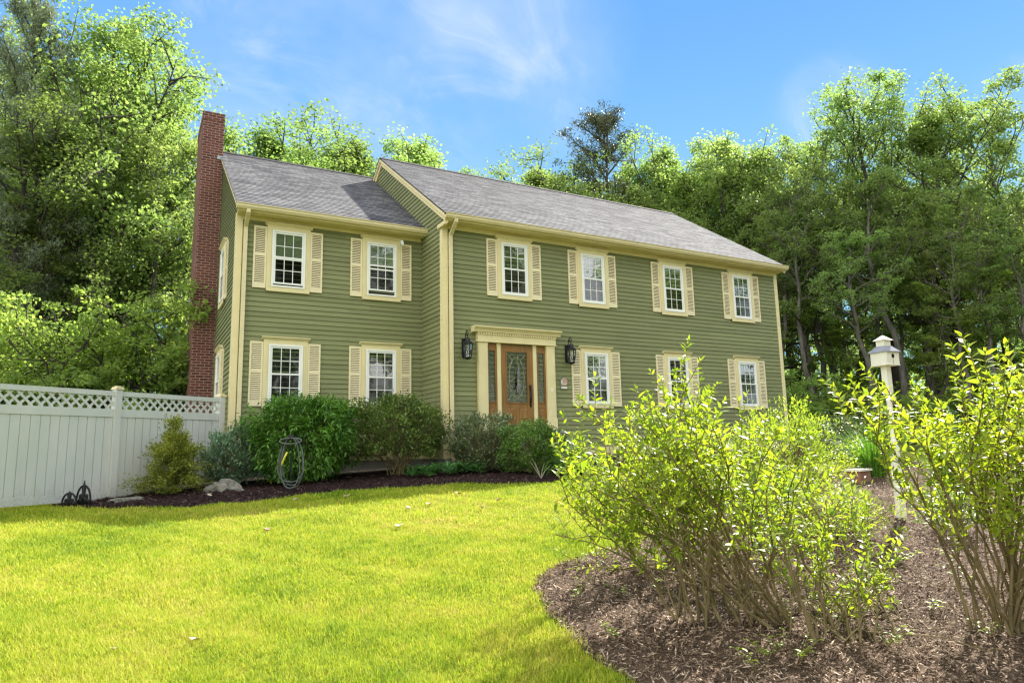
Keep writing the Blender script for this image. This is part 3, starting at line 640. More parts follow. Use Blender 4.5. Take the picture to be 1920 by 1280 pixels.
def cxz(f, n=40, r=.006): g.tube([(f(k/(n-1))[0], -.031, f(k/(n-1))[1]) for k in range(n)], r, 5)
cxz(lambda s: (dx+.21*math.cos(2*math.pi*s), 1.24+.50*math.sin(2*math.pi*s)))
for k in range(6):
    a = math.pi*k/3+.3
    cxz(lambda s: (dx+math.cos(a)*(.05+.2*s)+.05*math.sin(s*6), 1.24+math.sin(a)*(.1+.45*s)+.06*math.sin(s*5)), 16, .005)
for s_ in (-1, 1):
    cxz(lambda s: (dx+s_*(.27-.13*math.sin(s*math.pi)), .68+.35*s), 14, .005); cxz(lambda s: (dx+s_*(.27-.15*math.sin(s*math.pi)), 1.81-.35*s), 14, .005)
    cxz(lambda s: (dx+s_*(.02+.2*s), .70+.10*math.sin(s*3.1)), 12, .005); cxz(lambda s: (dx+s_*(.02+.2*s), 1.72+.08*math.sin(s*3.1)), 12, .005)
dsub('leading', g, M['came'], door)  # yellow-green leading carries the glass's green reflections in its colour
g = MB(); hx = dx+.365
g.lathe((hx, -.07, 1.02), [(.026, -.03), (.03, -.01), (.03, .03), (.015, .045)], 10); g.box(hx-.022, hx+.022, -.066, -.052, .52, .98)
g.tube([(hx, -.065, .94), (hx, -.10, .90), (hx, -.115, .80), (hx, -.112, .70), (hx, -.09, .62), (hx, -.065, .58)], [.012, .013, .014, .013, .012, .012], 8); g.box(hx-.018, hx+.018, -.10, -.06, .93, .965)
dsub('handle', g, M['bronze'], door, True)
for s in (-1, 1):
    a, b = sorted((dx+s*.557, dx+s*.828)); sm = MB()
    panel_door(sm, a, b, -.0, 2.05, -.008, (a+.045, b-.045, .64, 1.87), [(a+.06, b-.06, .18, .48)], .05)
    so_ = part('sidelight', sm, M['wood'], house)
    g = MB(); g.add([(a+.045, -.024, .64), (b-.045, -.024, .64), (b-.045, -.024, 1.87), (a+.045, -.024, 1.87)], [(0, 1, 2, 3)]); dsub('pane', g, M['doorglass'], so_)
    g = MB(); g.box(a+.046, b-.046, -.0115, -.0095, .641, 1.869); dsub('dark_room_sheet', g, M['dark'], so_)
s = MB(); s.box(dx-1.0, dx+1.12, -.40, -.035, -1.3, -.062); s.box(dx-.7, dx+1.12, -.72, -.401, -1.3, -.24); s.box(dx-.7, dx+1.12, -1.04, -.721, -1.3, -.42); s.box(dx-.7, dx+1.12, -1.34, -1.041, -1.3, -.60); part('stoop', s, M['stone'], house)
b = MB(); b.box(2.865, 2.895, -.135, -.121, .90, .99); b.lathe((2.88, -.137, .945), [(.001, -.008), (.009, -.006), (.009, .006), (.001, .008)], 8); part('doorbell', b, M['white'], house)
b = MB(); b.box(-.62, -.56, D-.16, D-.03, 4.68, 4.75); b.lathe((-.59, D-.19, 4.66), [(.03, -.05), (.045, -.04), (.03, .03)], 10); part('floodlight', b, M['white'], house, label='small white floodlight under the wing eave')

# ------------------------------------------------------------------ wall lanterns
def lantern(x, label):
    o = thing('wall_lantern', label, 'lantern', (x, -.022, 1.60), 0, 'lanterns beside the front door'); o.scale = (1.2, 1.2, 1.12)
    b = MB(); b.box(-.055, .055, -.022, 0, .06, .47); b.box(-.045, .045, -.03, -.02, .10, .43); lpart('backplate', b, M['iron'], o)
    a = MB(); c = []
    for k in range(30):
        s = k/29; an = math.pi*(-.15+1.55*s); c.append((0, -.11-.085*math.sin(an-.1)*.9-.02*s, .50+.11*math.cos(an)*-1*.9+.03))
    a.tube([(0, -.025, .40), (0, -.05, .48), (0, -.07, .56), (0, -.11, .62), (0, -.155, .615), (0, -.18, .57), (0, -.17, .51), (0, -.15, .47)], [.009]*8, 7)
    a.tube([(0, -.07, .50), (0, -.085, .555), (0, -.115, .575), (0, -.135, .555), (0, -.13, .52), (0, -.11, .515)], [.007]*6, 6); lpart('scroll_arm', a, M['iron'], o, True)
    r = MB(); cx_, cy_ = 0, -.16
    r.lathe((cx_, cy_, 0), [(.02, .47), (.05, .455), (.052, .40), (.065, .385), (.115, .345), (.12, .33), (.10, .325)], 12); lpart('cap', r, M['iron'], o, True)
    cg = MB(); n = 6
    def ring(z, rad, k): a_ = 2*math.pi*(k+.5)/n; return np.array([cx_+rad*math.cos(a_), cy_+rad*math.sin(a_), z])
    for k in range(n):
        p0, p1, q0, q1 = ring(.045, .068, k), ring(.33, .10, k), ring(.045, .068, k+1), ring(.33, .10, k+1)
        cg.tube([p0, p1], .0075, 5); cg.tube([p0, q0], .008, 5); cg.tube([p1, q1], .008, 5); cg.tube([p0+(p1-p0)*.08, q0+(q1-q0)*.72], .0045, 4); cg.tube([q0+(q1-q0)*.08, p0+(p1-p0)*.72], .0045, 4)
    cg.lathe((cx_, cy_, 0), [(.02, 0), (.05, .012), (.07, .03), (.072, .048)], 12); lpart('cage', cg, M['iron'], o)
    gl = MB(); gl.frustum((cx_, cy_), .063, .095, .05, .325, 6, math.pi/6); lpart('glass_shade', gl, M['lampglass'], o)
    ca = MB(); 
    for k in range(3): a_ = 2.1*k+.4; ca.lathe((cx_+.025*math.cos(a_), cy_+.025*math.sin(a_), .05), [(.009, 0), (.009, .11), (.004, .14), (.001, .155)], 7)
    lpart('candle', ca, M['candle'], o); return o
lantern(.525, 'black iron wall lantern with scroll arm left of the front door'); lantern(3.44, 'black iron wall lantern right of the front door, overlapping a shutter')
# plaque with relief
o = thing('house_plaque', 'small ornamental house plaque with pinkish oval and pale strip on the green siding', 'plaque', (3.305, -.022, .98))
b = MB(); b.prism([(-.115, 0), (.115, 0), (.115, .24), (.10, .28), (.06, .31), (0, .325), (-.06, .31), (-.10, .28), (-.115, .24)], 'y', -.018, 0); lpart('board', b, M['plaque'], o)
b = MB(); b.prism([(.085*math.cos(a)+.01, .19+.11*math.sin(a)) for a in np.linspace(0, 2*math.pi, 24)[:-1]], 'y', -.026, -.0185); lpart('oval', b, M['pink'], o)
b = MB(); b.box(-.09, .09, -.025, -.0185, .02, .065); b.tube([(-.06, -.026, .10), (-.085, -.027, .17), (-.07, -.027, .25), (-.05, -.027, .17), (-.01, -.027, .12), (.05, -.027, .13), (.08, -.027, .16)], [.008, .014, .008, .013, .012, .011, .004], 6); lpart('relief', b, M['birdwhite'], o)
# grey dried bouquet hung on the door glass
o = thing('door_swag', 'silver grey dried flower swag hanging on the front door glass', 'door swag', (dx+.02, -.08, .85))
V_, F_ = [], []
b = MB()
for k in range(46):
    a = random.uniform(-.28, .28); l = random.uniform(.2, .42); z0 = .30
    p = np.array([random.gauss(0, .015), -.005, z0]); q = p+np.array([math.sin(a)*l*.55, random.uniform(-.03, 0), -l*math.cos(a)*.8 if k % 3 else l*.9])
    b.tube([p, (p+q)/2+np.array([0, -.012, 0]), q], [.004, .006, .002], 4)
lpart('dried_stems', b, M['swag'], o)
b = MB(); b.lathe((0, -.01, .30), [(.012, -.03), (.03, -.01), (.03, .01), (.012, .03)], 8); b.tube([(0, 0, .30), (0, .0, .55), (0, .015, .95)], .004, 4); lpart('tie', b, M['came'], o)

# ------------------------------------------------------------------ foliage builders
def unit(a): return a/(np.linalg.norm(a, axis=-1, keepdims=True)+1e-9)
def leaf_quads(c, nrm, ln, wd, r, tang=None, fold=.18):
    """one folded diamond leaf (4 corners) per centre"""
    n = len(c); t = r.normal(size=(n, 3)) if tang is None else tang
    t = unit(t-nrm*np.sum(t*nrm, 1, keepdims=True)); b = np.cross(nrm, t)
    ln = np.broadcast_to(ln, n)[:, None]; wd = np.broadcast_to(wd, n)[:, None]
    V = np.stack([c-t*ln*.5, c+b*wd*.5+nrm*wd*fold-t*ln*.05, c+t*ln*.5, c-b*wd*.5+nrm*wd*fold-t*ln*.05], 1).reshape(-1, 3)
    return V, np.arange(4*n).reshape(n, 4)
def leaf_full(base, dirn, up, ln, wd, droop=.25, fold=.22):
    """a lance-shaped leaf with midrib fold, from its base along dirn: 8 triangles"""
    n = len(base); d = unit(dirn); s = unit(np.cross(d, up)); u = np.cross(s, d)
    ln = np.broadcast_to(ln, n)[:, None]; wd = np.broadcast_to(wd, n)[:, None]
    P = lambda f, w, h: base+d*ln*f+s*wd*w+u*(ln*(-droop*f*f)+wd*h)
    V = np.stack([P(0, 0, 0), P(.33, 0, 0), P(.68, 0, 0), P(1, 0, 0), P(.28, .46, fold), P(.66, .36, fold*.9), P(.28, -.46, fold), P(.66, -.36, fold*.9)], 1)
    F = np.array([(0, 1, 4), (1, 2, 5), (1, 5, 4), (2, 3, 5), (1, 0, 6), (2, 1, 7), (1, 6, 7), (3, 2, 7)])
    return V.reshape(-1, 3), (np.arange(n)[:, None, None]*8+F[None]).reshape(-1, 3)

def tree_meshes(name, seed, H, R, cb, nl, tr, leaves, lsz, upright=.5, spread=.42, forks=1, mat=None, crown='oval', flat=.7, bark=None, sub=7):
    r = np.random.default_rng(seed); tb = MB(); tips = []
    for fk in range(forks):
        lean = r.normal(0, .03, 2) if forks == 1 else np.array([math.cos(fk*2.2+seed), math.sin(fk*2.2+seed)])*r.uniform(.05, .11)
        k = 11; zz = np.linspace(0, 1, k); wob_ = np.cumsum(r.normal(0, .012, (k, 2)), 0)*H
        tp = np.stack([lean[0]*H*zz**1.3*.8+wob_[:, 0], lean[1]*H*zz**1.3*.8+wob_[:, 1], zz*H*.93*(1 if fk == 0 else r.uniform(.8, .95))], 1); tp -= tp[0]*[1, 1, 0]
        rad = tr*(1 if fk == 0 else .7)*(1-zz)**.8+.02; rad[0] *= 1.35
        tb.tube(tp, rad, 8)
        for i in range(nl//forks):
            s = (i+r.uniform(.1, .9))/(nl//forks); t = cb+(1-cb)*s*.97
            if crown == 'oval': prof = math.sqrt(max(0, 1-abs(2*s-.72)**2.2))*.95+.15 if s < .98 else .2
            elif crown == 'vase': prof = .35+.75*math.sin(min(1, s*1.05)*math.pi*.78)
            elif crown == 'cone': prof = 1.05-.9*s
            else: prof = .6+.4*math.sin(s*9+seed)
            Ln = R*prof*r.uniform(.7, 1.15)+.25
            q = t*(k-1); j = min(int(q), k-2); st = tp[j]+(tp[j+1]-tp[j])*(q-j)
            az = i*2.39996+r.normal(0, .35)+fk; el = math.radians(12+upright*70*(.35+.65*s)+r.normal(0, 9))
            d = np.array([math.cos(az)*math.cos(el), math.sin(az)*math.cos(el), math.sin(el)])
            bend = np.array([0, 0, .18*upright]); m_ = 5; ss = np.linspace(0, 1, m_)[:, None]
            lp = st+d*Ln*ss+bend*Ln*ss**2+np.cumsum(r.normal(0, .035, (m_, 3)), 0)*Ln; lp[0] = st
            lr = max(.018, .30*tr*(1-.75*s)*min(1.2, Ln/R+.35)); tb.tube(lp, np.linspace(lr, .012, m_), 5, False)
            for u in range(sub):
                f = .30+.70*(u+r.uniform(0, 1))/sub; jj = f*(m_-1); a = min(int(jj), m_-2); p0 = lp[a]+(lp[a+1]-lp[a])*(jj-a)
                dd = unit(d*.7+r.normal(0, .62, 3)+[0, 0, .25*upright]); tl = Ln*spread*r.uniform(.45, 1.1)*(1.15-.45*f)
                p1 = p0+dd*tl+[0, 0, .06*tl]; tb.tube([p0, (p0+p1)/2+r.normal(0, .04, 3)*tl, p1], [lr*.42+.006, lr*.25+.006, .006], 4, False)
                tips.append(p1); tips.append((p0+p1)/2+r.normal(0, .1, 3)*tl)
            tips.append(lp[-1])
    tips = np.array(tips); per = max(4, leaves//len(tips))
    w_ = r.gamma(2.2, .45, len(tips)); cnt = np.maximum(2, (per*w_).astype(int))
    c0 = np.repeat(tips, cnt, 0); n = len(c0)
    sg = np.repeat(.13+.20*r.random(len(tips)), cnt)[:, None]*R/3.6
    c = c0+np.clip(r.normal(0, 1, (n, 3)), -1.6, 1.6)*sg*np.array([1.15, 1.15, flat])
    ctr = np.array([0, 0, H*(cb+1)/2]); outw = unit((c-ctr)*[1, 1, .5])
    nr = unit(r.normal(0, .75, (n, 3))+np.array([0, 0, .75])+outw*.35)
    V, F = leaf_quads(c, nr, lsz*r.uniform(.7, 1.25, n), lsz*.78*r.uniform(.7, 1.2, n), r)
    cm = big_mesh(name+'_crown', V, F); tm = tb.mesh(name+'_trunk', True)
    cm.materials.append(mat); tm.materials.append(bark or M['bark']); return cm, tm

def pine_meshes(name, seed, H, R, mat, leaves, gaps=.0, cb=.3):
    r = np.random.default_rng(seed); tb = MB(); P, T = [], []
    k = 9; zz = np.linspace(0, 1, k); tp = np.stack([np.cumsum(r.normal(0, .006, k))*H, np.cumsum(r.normal(0, .006, k))*H, zz*H], 1)
    tb.tube(tp, .22*(1-zz)+.02, 7)
    nb = 46
    for i in range(nb):
        s = i/nb; t = cb+(1-cb)*s; q = t*(k-1); j = min(int(q), k-2); st = tp[j]+(tp[j+1]-tp[j])*(q-j)
        if r.random() < gaps: continue
        az = i*2.4+r.normal(0, .3); Ln = R*(.35+.65*math.sin(min(1, .18+s*.9)*math.pi))*r.uniform(.6, 1.15); el = math.radians(r.uniform(5, 40)+s*25)
        d = np.array([math.cos(az)*math.cos(el), math.sin(az)*math.cos(el), math.sin(el)]); ss = np.linspace(0, 1, 4)[:, None]
        lp = st+d*Ln*ss+np.array([0, 0, .25])*Ln*ss**2+r.normal(0, .05, (4, 3)); lp[0] = st; tb.tube(lp, [.06, .045, .03, .012], 5, False)
        for u in range(9):
            f = .3+.7*u/8; jj = f*3; a = min(int(jj), 2); p0 = lp[a]+(lp[a+1]-lp[a])*(jj-a); dd = unit(d*.6+r.normal(0, .6, 3)+[0, 0, .45]); tl = Ln*.33*r.uniform(.5, 1.1)
            p1 = p0+dd*tl; tb.tube([p0, p1], [.018, .006], 4, False); 
            for v in (.55, .8, 1.): P.append(p0+(p1-p0)*v); T.append(dd)
    P, T = np.array(P), np.array(T); per = leaves//len(P)
    c0 = np.repeat(P, per, 0); t0 = np.repeat(T, per, 0); n = len(c0); c = c0+r.normal(0, .17, (n, 3))*[1, 1, .7]
    tg = unit(t0*.5+r.normal(0, .6, (n, 3))); nr = unit(np.cross(tg, r.normal(size=(n, 3))))
    V, F = leaf_quads(c, nr, .26*r.uniform(.6, 1.2, n), .045, r, tg, 0)
    cm = big_mesh(name+'_crown', V, F); tm = tb.mesh(name+'_trunk', True); cm.materials.append(mat); tm.materials.append(M['bark']); return cm, tm

TREES = {
    'maple': (tree_meshes('maple', 3, 15, 4.3, .24, 42, .30, 40000, .125, .62, .45, 3, M['maple']), 15, 4.3),
    'maple_b': (tree_meshes('maple_b', 11, 15, 3.7, .30, 34, .24, 26000, .125, .60, .45, 1, M['maple']), 15, 3.7),
    'tall': (tree_meshes('tall', 5, 17, 3.0, .36, 34, .20, 18000, .125, .70, .42, 2, M['forest'], 'vase'), 17, 3.0),
    'tall_b': (tree_meshes('tall_b', 21, 17, 2.7, .42, 28, .18, 14000, .125, .72, .42, 1, M['forest'], 'vase'), 17, 2.7),
    'oval': (tree_meshes('oval', 8, 16, 3.3, .28, 36, .22, 23000, .125, .58, .45, 1, M['forest'], 'oval'), 16, 3.3),
    'sapling': (tree_meshes('sapling', 13, 7, 2.1, .10, 26, .07, 11000, .11, .35, .5, 1, M['under'], 'wild', .35), 7, 2.1),
    'sapling_b': (tree_meshes('sapling_b', 17, 8, 1.9, .16, 22, .07, 9000, .11, .45, .5, 2, M['under'], 'wild', .4), 8, 1.9),
    'bush': (tree_meshes('bush', 19, 2.2, 1.5, .04, 22, .035, 11000, .08, .45, .55, 3, M['under'], 'wild', .6), 2.2, 1.5),
    'pine': (pine_meshes('pine', 4, 20, 3.6, M['pine'], 26000), 20, 3.6),
    'bare_pine': (pine_meshes('bare_pine', 9, 20, 3.4, M['deadpine'], 15000, .25, .45), 20, 3.4),
}
def tree(kind, px, dep, ytop=None, H=None, wid=1., label='', cat='tree', group=None, rz=None, name=None):
    (cm, tm), h0, r0 = TREES[kind]
    x, y = at_depth(px, dep); g = Gf(x, y)
    if H is None:
        zt = CAM[2]+dep*(FX[2]+RX[2]*(px-960)/FPX-UX[2]*(ytop-640)/FPX); H = zt-g
    H *= 1.05 if kind in ('oval', 'maple_b', 'tall', 'tall_b') else 1.; s = H/h0; o = thing(name or {'pine': 'pine_tree', 'bare_pine': 'pine_tree', 'bush': 'woodland_bush'}.get(kind, 'leafy_tree'), label, cat, (x, y, g-.05), rng.uniform(0, 6.28) if rz is None else rz, group)
    w_ = s**.6*wid if kind not in ('bush',) else s*wid
    o.scale = (w_, w_, s)
    sub('trunk', tm, o); sub('crown', cm, o); return o

TOP = np.array([(-300, -40), (-150, -60), (0, -30), (230, -15), (330, 60), (400, 165), (430, 228), (470, 222), (520, 270), (545, 300), (600, 262), (640, 236), (690, 285), (750, 258), (800, 290), (870, 335), (990, 345), (1040, 318), (1090, 350), (1200, 320), (1260, 250), (1330, 310), (1380, 255), (1450, 240), (1520, 262), (1560, 255), (1600, 190), (1690, 160), (1760, 165), (1840, 140), (1900, 152), (2100, 150)], float)
def top(px): return float(np.interp(px, TOP[:, 0], TOP[:, 1]))
# trees one can tell apart
tree('maple', 168, 24.5, -95, wid=.95, label='broad many-stemmed maple behind the white fence, its crown reaching the chimney top', rz=.6)
tree('maple_b', 45, 21.0, 190, wid=1.05, label='leafy maple behind the fence at the left edge of the photo', rz=2.0)
tree('pine', 5, 20.5, -70, wid=.72, label='tall blue-green pine rising above the maples at the far left', rz=1.)
tree('bare_pine', 1170, 40.0, 172, wid=1.2, label='thin dark pine with sparse crown standing above the woods behind the roof', rz=.4)
tree('maple_b', 455, 34, 212, wid=1.25, label='bushy green tree rising over the wing roof just right of the chimney', rz=.3)
tree('maple_b', 630, 40, 222, wid=1.5, label='round-topped leafy tree rising over the middle of the wing roof', rz=1.4)
tree('oval', 755, 42, 245, wid=1.35, label='leafy tree top showing behind the left end of the main ridge', rz=2.4)
tree('oval', 845, 46, 292, wid=1.1, label='small leafy tree top just clearing the main ridge', rz=3.4)
tree('maple_b', 1030, 42, 298, wid=1.35, label='pale leafy tree top showing over the main ridge left of the thin pine', rz=5.)
tree('maple_b', 1100, 42, 345, wid=1.3, label='low rounded green tree below and left of the thin dark pine', rz=2.2)
tree('oval', 1205, 38, 345, wid=1.2, label='green tree directly in front of the thin dark pine', rz=1.7)
tree('maple_b', 1325, 41, 300, wid=1.2, label='leafy tree in the dip between the yellow-green tree and the rounded green tree', rz=3.9)
tree('maple_b', 1262, 40, 242, wid=1.1, label='yellow-green leafy tree directly right of the thin dark pine', rz=.9)
tree('oval', 1365, 39, 238, wid=1.15, label='rounded green tree left of the wide dense one beyond the roof', rz=2.)
tree('oval', 1515, 38, 240, wid=1.1, label='green tree filling the notch between the wide dense tree and the tall slender one', rz=.5)
tree('maple', 1440, 38, 228, wid=1.0, label='wide dense green tree beyond the right end of the main roof', rz=4.)
tree('tall', 1600, 36, 195, wid=1.05, label='tall slender tree standing behind the birdhouse, left of the tallest woods', rz=1.1)
tree('tall_b', 1690, 34, 165, wid=1.25, label='tall open-crowned tree with visible stems above and right of the birdhouse', rz=2.2)
tree('tall', 1760, 35, 175, wid=1.05, label='tall forked tree between the open-crowned tree and the tallest crown at right', rz=4.6)
tree('maple_b', 1842, 32, 165, wid=1.05, label='tallest leafy tree crown in the woods at the right', rz=3.)
tree('tall_b', 1925, 31, 140, wid=1.2, label='tall leafy tree cut by the right edge of the photo', rz=5.3)
# the woods around them
GA, GB, GC = 'trees in the woods behind the white fence', 'trees in the woods behind the house', 'trees in the woods right of the house'
LA, LB, LC = 'leafy tree among the crowded woods behind the white fence', 'leafy tree in the woods half hidden behind the house roof', 'leafy tree among the crowded woods right of the house'
kinds = ['oval', 'tall', 'maple_b', 'tall_b']
def row(n, p0, p1, d0, d1, lo, hi, lab, grp, ks=kinds, w_=(.85, 1.15)):
    for i in range(n):
        px = p0+(p1-p0)*(i+rng.uniform(.15, .85))/n; dep = rng.uniform(d0, d1)
        tree(ks[int(rng.integers(len(ks)))], px, dep, top(px)+rng.uniform(lo, hi), wid=rng.uniform(*w_), label=lab, group=grp)
TREES['pole'] = (tree_meshes('pole', 29, 14, 2.1, .50, 20, .17, 8000, .125, .6, .5, 1, M['forest'], 'oval', bark=M['greybark']), 14, 2.1)
TREES['pole_b'] = (tree_meshes('pole_b', 37, 14, 2.3, .45, 22, .14, 8000, .125, .6, .5, 1, M['forest'], 'vase', bark=M['greybark']), 14, 2.3)
for i in range(18):
    px = 1488+i*27+rng.uniform(-14, 14); tree(('pole', 'pole_b')[i % 2], px, rng.uniform(28, 35), rng.uniform(255, 420), label='thin bare-stemmed tree at the edge of the woods right of the house', group='bare-stemmed trees right of the house')
for i in range(12):
    px = -12+i*26+rng.uniform(-15, 15); tree(('pole_b', 'pole')[i % 2], px, rng.uniform(20, 27), rng.uniform(180, 380), label='thin bare-stemmed tree in the woods behind the white fence', group='bare-stemmed trees behind the fence')
row(4, -190, 330, 24, 29, 60, 190, LA, GA); row(4, -230, 380, 36, 44, 60, 200, LA, GA)
row(6, 400, 1010, 40, 50, 25, 70, LB, GB); row(6, 980, 1330, 43, 52, 25, 90, LB, GB)
row(4, 1340, 2010, 38, 42, 60, 200, LC, GC); row(6, 1300, 2080, 50, 58, 60, 150, LC, GC)
SA, SB = 'low leafy sapling in the shady understorey behind the white fence', 'low leafy sapling in the shady understorey right of the house'
def saps(n, p0, p1, d0, d1, y0, y1, lab, grp, w_=(.9, 1.3)):
    for i in range(n):
        px = p0+(p1-p0)*(i+rng.uniform(.1, .9))/n
        tree(('sapling', 'sapling_b')[i % 2], px, rng.uniform(d0, d1), rng.uniform(y0, y1), wid=rng.uniform(*w_), label=lab, cat='sapling', group=grp, name='young_tree')
saps(5, -80, 290, 19, 25, 500, 640, SA, 'saplings behind the white fence'); saps(6, -120, 360, 28, 38, 420, 600, SA, 'saplings behind the white fence')
saps(7, 1480, 2000, 29, 35, 510, 670, SB, 'saplings right of the house'); saps(5, 1450, 2060, 40, 50, 450, 650, SB, 'saplings right of the house')
for i in range(16):
    px = 1465+i*40+rng.uniform(-15, 15)
    tree('bush', px, rng.uniform(24, 33), rng.uniform(735, 800), wid=rng.uniform(.9, 1.5), label='low woodland bush at the forest edge right of the house', cat='bush', group='bushes along the forest edge')
for i in range(9):
    px = -90+i*52+rng.uniform(-15, 15)
    tree('bush', px, rng.uniform(17, 22), rng.uniform(640, 710), wid=rng.uniform(.8, 1.2), label='low woodland bush close behind the white fence', cat='bush', group='bushes close behind the fence')
# the deep wood beyond, one mass
def far_wood():
    n = 52000; px = rng.uniform(-330, 2300, n); dep = rng.uniform(66, 84, n)
    ph = np.sin(px*.021)+.6*np.sin(px*.057+1)+.4*np.sin(px*.13)
    x = CAM[0]+dep*FX[0]+dep*RX[0]*(px-960)/FPX; y = CAM[1]+dep*FX[1]+dep*RX[1]*(px-960)/FPX
    zt = 11+2.*ph; z = -1.2+zt*rng.beta(1.3, 1.1, n)
    c = np.stack([x, y, z], 1); nr = unit(rng.normal(0, .7, (n, 3))+[0, 0, .7])
    V, F = leaf_quads(c, nr, .60*rng.uniform(.5, 1.3, n), .46*rng.uniform(.5, 1.3, n), rng)
    o = link('far_woods', big_mesh('far_woods', V, F), M['forest']); tag(o, 'far-off wood filling the gaps between the nearer trunks', 'woods'); o['kind'] = 'stuff'
far_wood()
# trees across the road behind the photographer, seen in the window panes
for i, x in enumerate((-22, -14, -7, -1, 5, 10, 15, 20, 25, 30, 36, 42, 48, 55, 63)):
    y = -40-5*math.sin(i*1.7); (cm, tm), h0, r0 = TREES[('maple', 'oval', 'tall', 'maple_b')[i % 4]]
    h = (18, 20, 19, 23, 24, 27, 27, 25, 22, 17, 21, 24, 24, 26, 26)[i]
    o = thing('leafy_tree', 'leafy tree mirrored in the window panes', 'tree', (x, y, -2.3), i*1.3, 'trees mirrored in the window panes'); s = h/h0; o.scale = (s**.5*1.3, s**.5*1.3, s); sub('trunk', tm, o); sub('crown', cm, o)

for i in range(15):
    (cm, tm), h0, r0 = TREES[('sapling', 'sapling_b')[i % 2]]; x = -24+i*5.6; s = (8.5+2*math.sin(i*2.3))/h0
    o = thing('young_tree', 'young leafy tree mirrored in the lower window panes', 'sapling', (x, -33+2*math.sin(i), -2.2), i*1.1, 'young trees mirrored in the window panes'); o.scale = (s*1.25, s*1.25, s); sub('trunk', tm, o); sub('crown', cm, o)

# ------------------------------------------------------------------ shrubs round the house
def lumpy(r, n, seed, inner=.55, amp=1.5):
    d = unit(r.normal(size=(n, 3))); ph = seed*1.7
    b = 1+amp*.13*np.sin(d[:, 0]*4+ph)*np.cos(d[:, 1]*5+ph)+amp*.10*np.sin(d[:, 2]*7+d[:, 0]*6+ph*2)+amp*.06*np.sin(d[:, 1]*13+ph)*np.sin(d[:, 0]*11)
    return d, b*(inner+(1-inner)*r.random(n)**.4)
def shrub(name, label, cat, x, y, rx, ry, h, z0, mat, n, ln, wd, seed, per=16, stems=12, low=.12, flat_top=.0, up=.6, droop=0., sg=.055, inner=.6, stemmat=None, sr=.016):
    """woody stems rising from one root to many leafy twigs that fill a lumpy dome"""
    r = np.random.default_rng(seed); g = Gf(x, y)
    o = thing(name, label, cat, (x, y, g), 0)
    nt_ = n//per; d, rad = lumpy(r, nt_*2, seed, inner)
    p = d*rad[:, None]; p[:, 2] = p[:, 2]*.5+.5
    if flat_top: p[:, 2] = np.minimum(p[:, 2], 1-flat_top*.3+.06*r.random(len(p)))
    p = p[p[:, 2] > low][:nt_]; C_ = p*[rx, ry, h]
    st = MB(); bases = []
    for i in range(stems):
        q = C_[r.integers(len(C_))]*[.8, .8, .92]; b = np.array([r.normal(0, rx*.10), r.normal(0, ry*.10), -.05]); mdl = (b+q)/2*[.8, .8, 1.05]+r.normal(0, .03, 3)
        st.tube([b, (b*2+mdl)/3*[1, 1, 1], mdl, (mdl+q)/2+r.normal(0, .02, 3), q], [sr, sr*.9, sr*.75, sr*.5, sr*.25], 5, False); bases.append(mdl)
    bases = np.array(bases)
    for q in C_[::3]:
        b = bases[np.argmin(np.linalg.norm(bases-q*.75, axis=1))]
        st.tube([b, (b+q)/2+r.normal(0, .03, 3), q], [sr*.4, sr*.3, .003], 4, False)
    lpart('stems', st, stemmat or M['stem'], o, True)
    c0 = np.repeat(C_, per, 0); out = unit(c0-[0, 0, h*.35]); m_ = len(c0)
    c = c0+r.normal(0, sg, (m_, 3)); dr = unit(out*.75+r.normal(0, .55, (m_, 3))+[0, 0, up-droop]); upv = unit(np.array([0, 0, 1.])+r.normal(0, .35, (m_, 3)))
    V, F = leaf_full(c, dr, upv, ln*r.uniform(.65, 1.2, m_), wd*r.uniform(.75, 1.2, m_), .25+droop*.4)
    V[:, 2] = np.maximum(V[:, 2], .015)
    lpart('foliage', big_mesh(name+'_foliage', V, F), mat, o); return o
shrub('yew_bush', 'dense dark green yew bush with bright flat top behind the garden hose', 'bush', -3.12, .1, 1.02, .95, 1.84, 0, M['yew'], 17000, .12, .036, 31, 30, 14, .10, .62, .2, .25, .085, .62)
shrub('azalea_bush', 'open dull green azalea bush with bare lower stems under the right wing window', 'bush', -1.08, .02, 1.0, .85, 1.78, 0, M['azalea'], 10500, .085, .034, 32, 15, 22, .24, .4, .5, 0, .06, .66, None, .016)
shrub('dark_shrub', 'dark straggly shrub left of the front door, behind the round boxwood', 'bush', .62, -.80, .80, .66, 1.22, 0, M['dkshrub'], 7000, .085, .030, 33, 13, 14, .08, .25, .7, 0, .055, .66)
shrub('boxwood', 'round clipped bright green boxwood below the front door', 'bush', 1.28, -1.85, .66, .62, 1.06, 0, M['box'], 12000, .046, .028, 34, 18, 8, .06, .1, .5, 0, .045, .72)
shrub('blue_green_shrub', 'small blue-green shrub at the house corner beside the white fence', 'bush', -4.52, .30, .50, .42, 1.10, 0, M['blue'], 4600, .085, .030, 35, 12, 9, .08, 0, .8, 0, .05, .55)
shrub('spring_shrub', 'rounded pale green shrub left of the birdhouse, behind the leggy shrubs', 'bush', 2.15, -7.7, .78, .78, 1.42, 0, M['weigl'], 6500, .060, .020, 36, 13, 16, .10, 0, .7, 0, .055, .58)
shrub('rhododendron', 'dark glossy rhododendron at the edge of the woods left of the ornamental grass', 'bush', 8.8, -3.6, .75, .7, .95, 0, M['dkshrub'], 2200, .12, .038, 37, 12, 9, .08, .1, .5, .2, .06, .6)
shrub('low_shrub', 'low pale-leaved shrub in the mulch before the birdhouse post', 'bush', .95, -9.25, .70, .55, .62, 0, M['weigl'], 2200, .058, .020, 38, 11, 14, .06, 0, .7, 0, .06, .5)

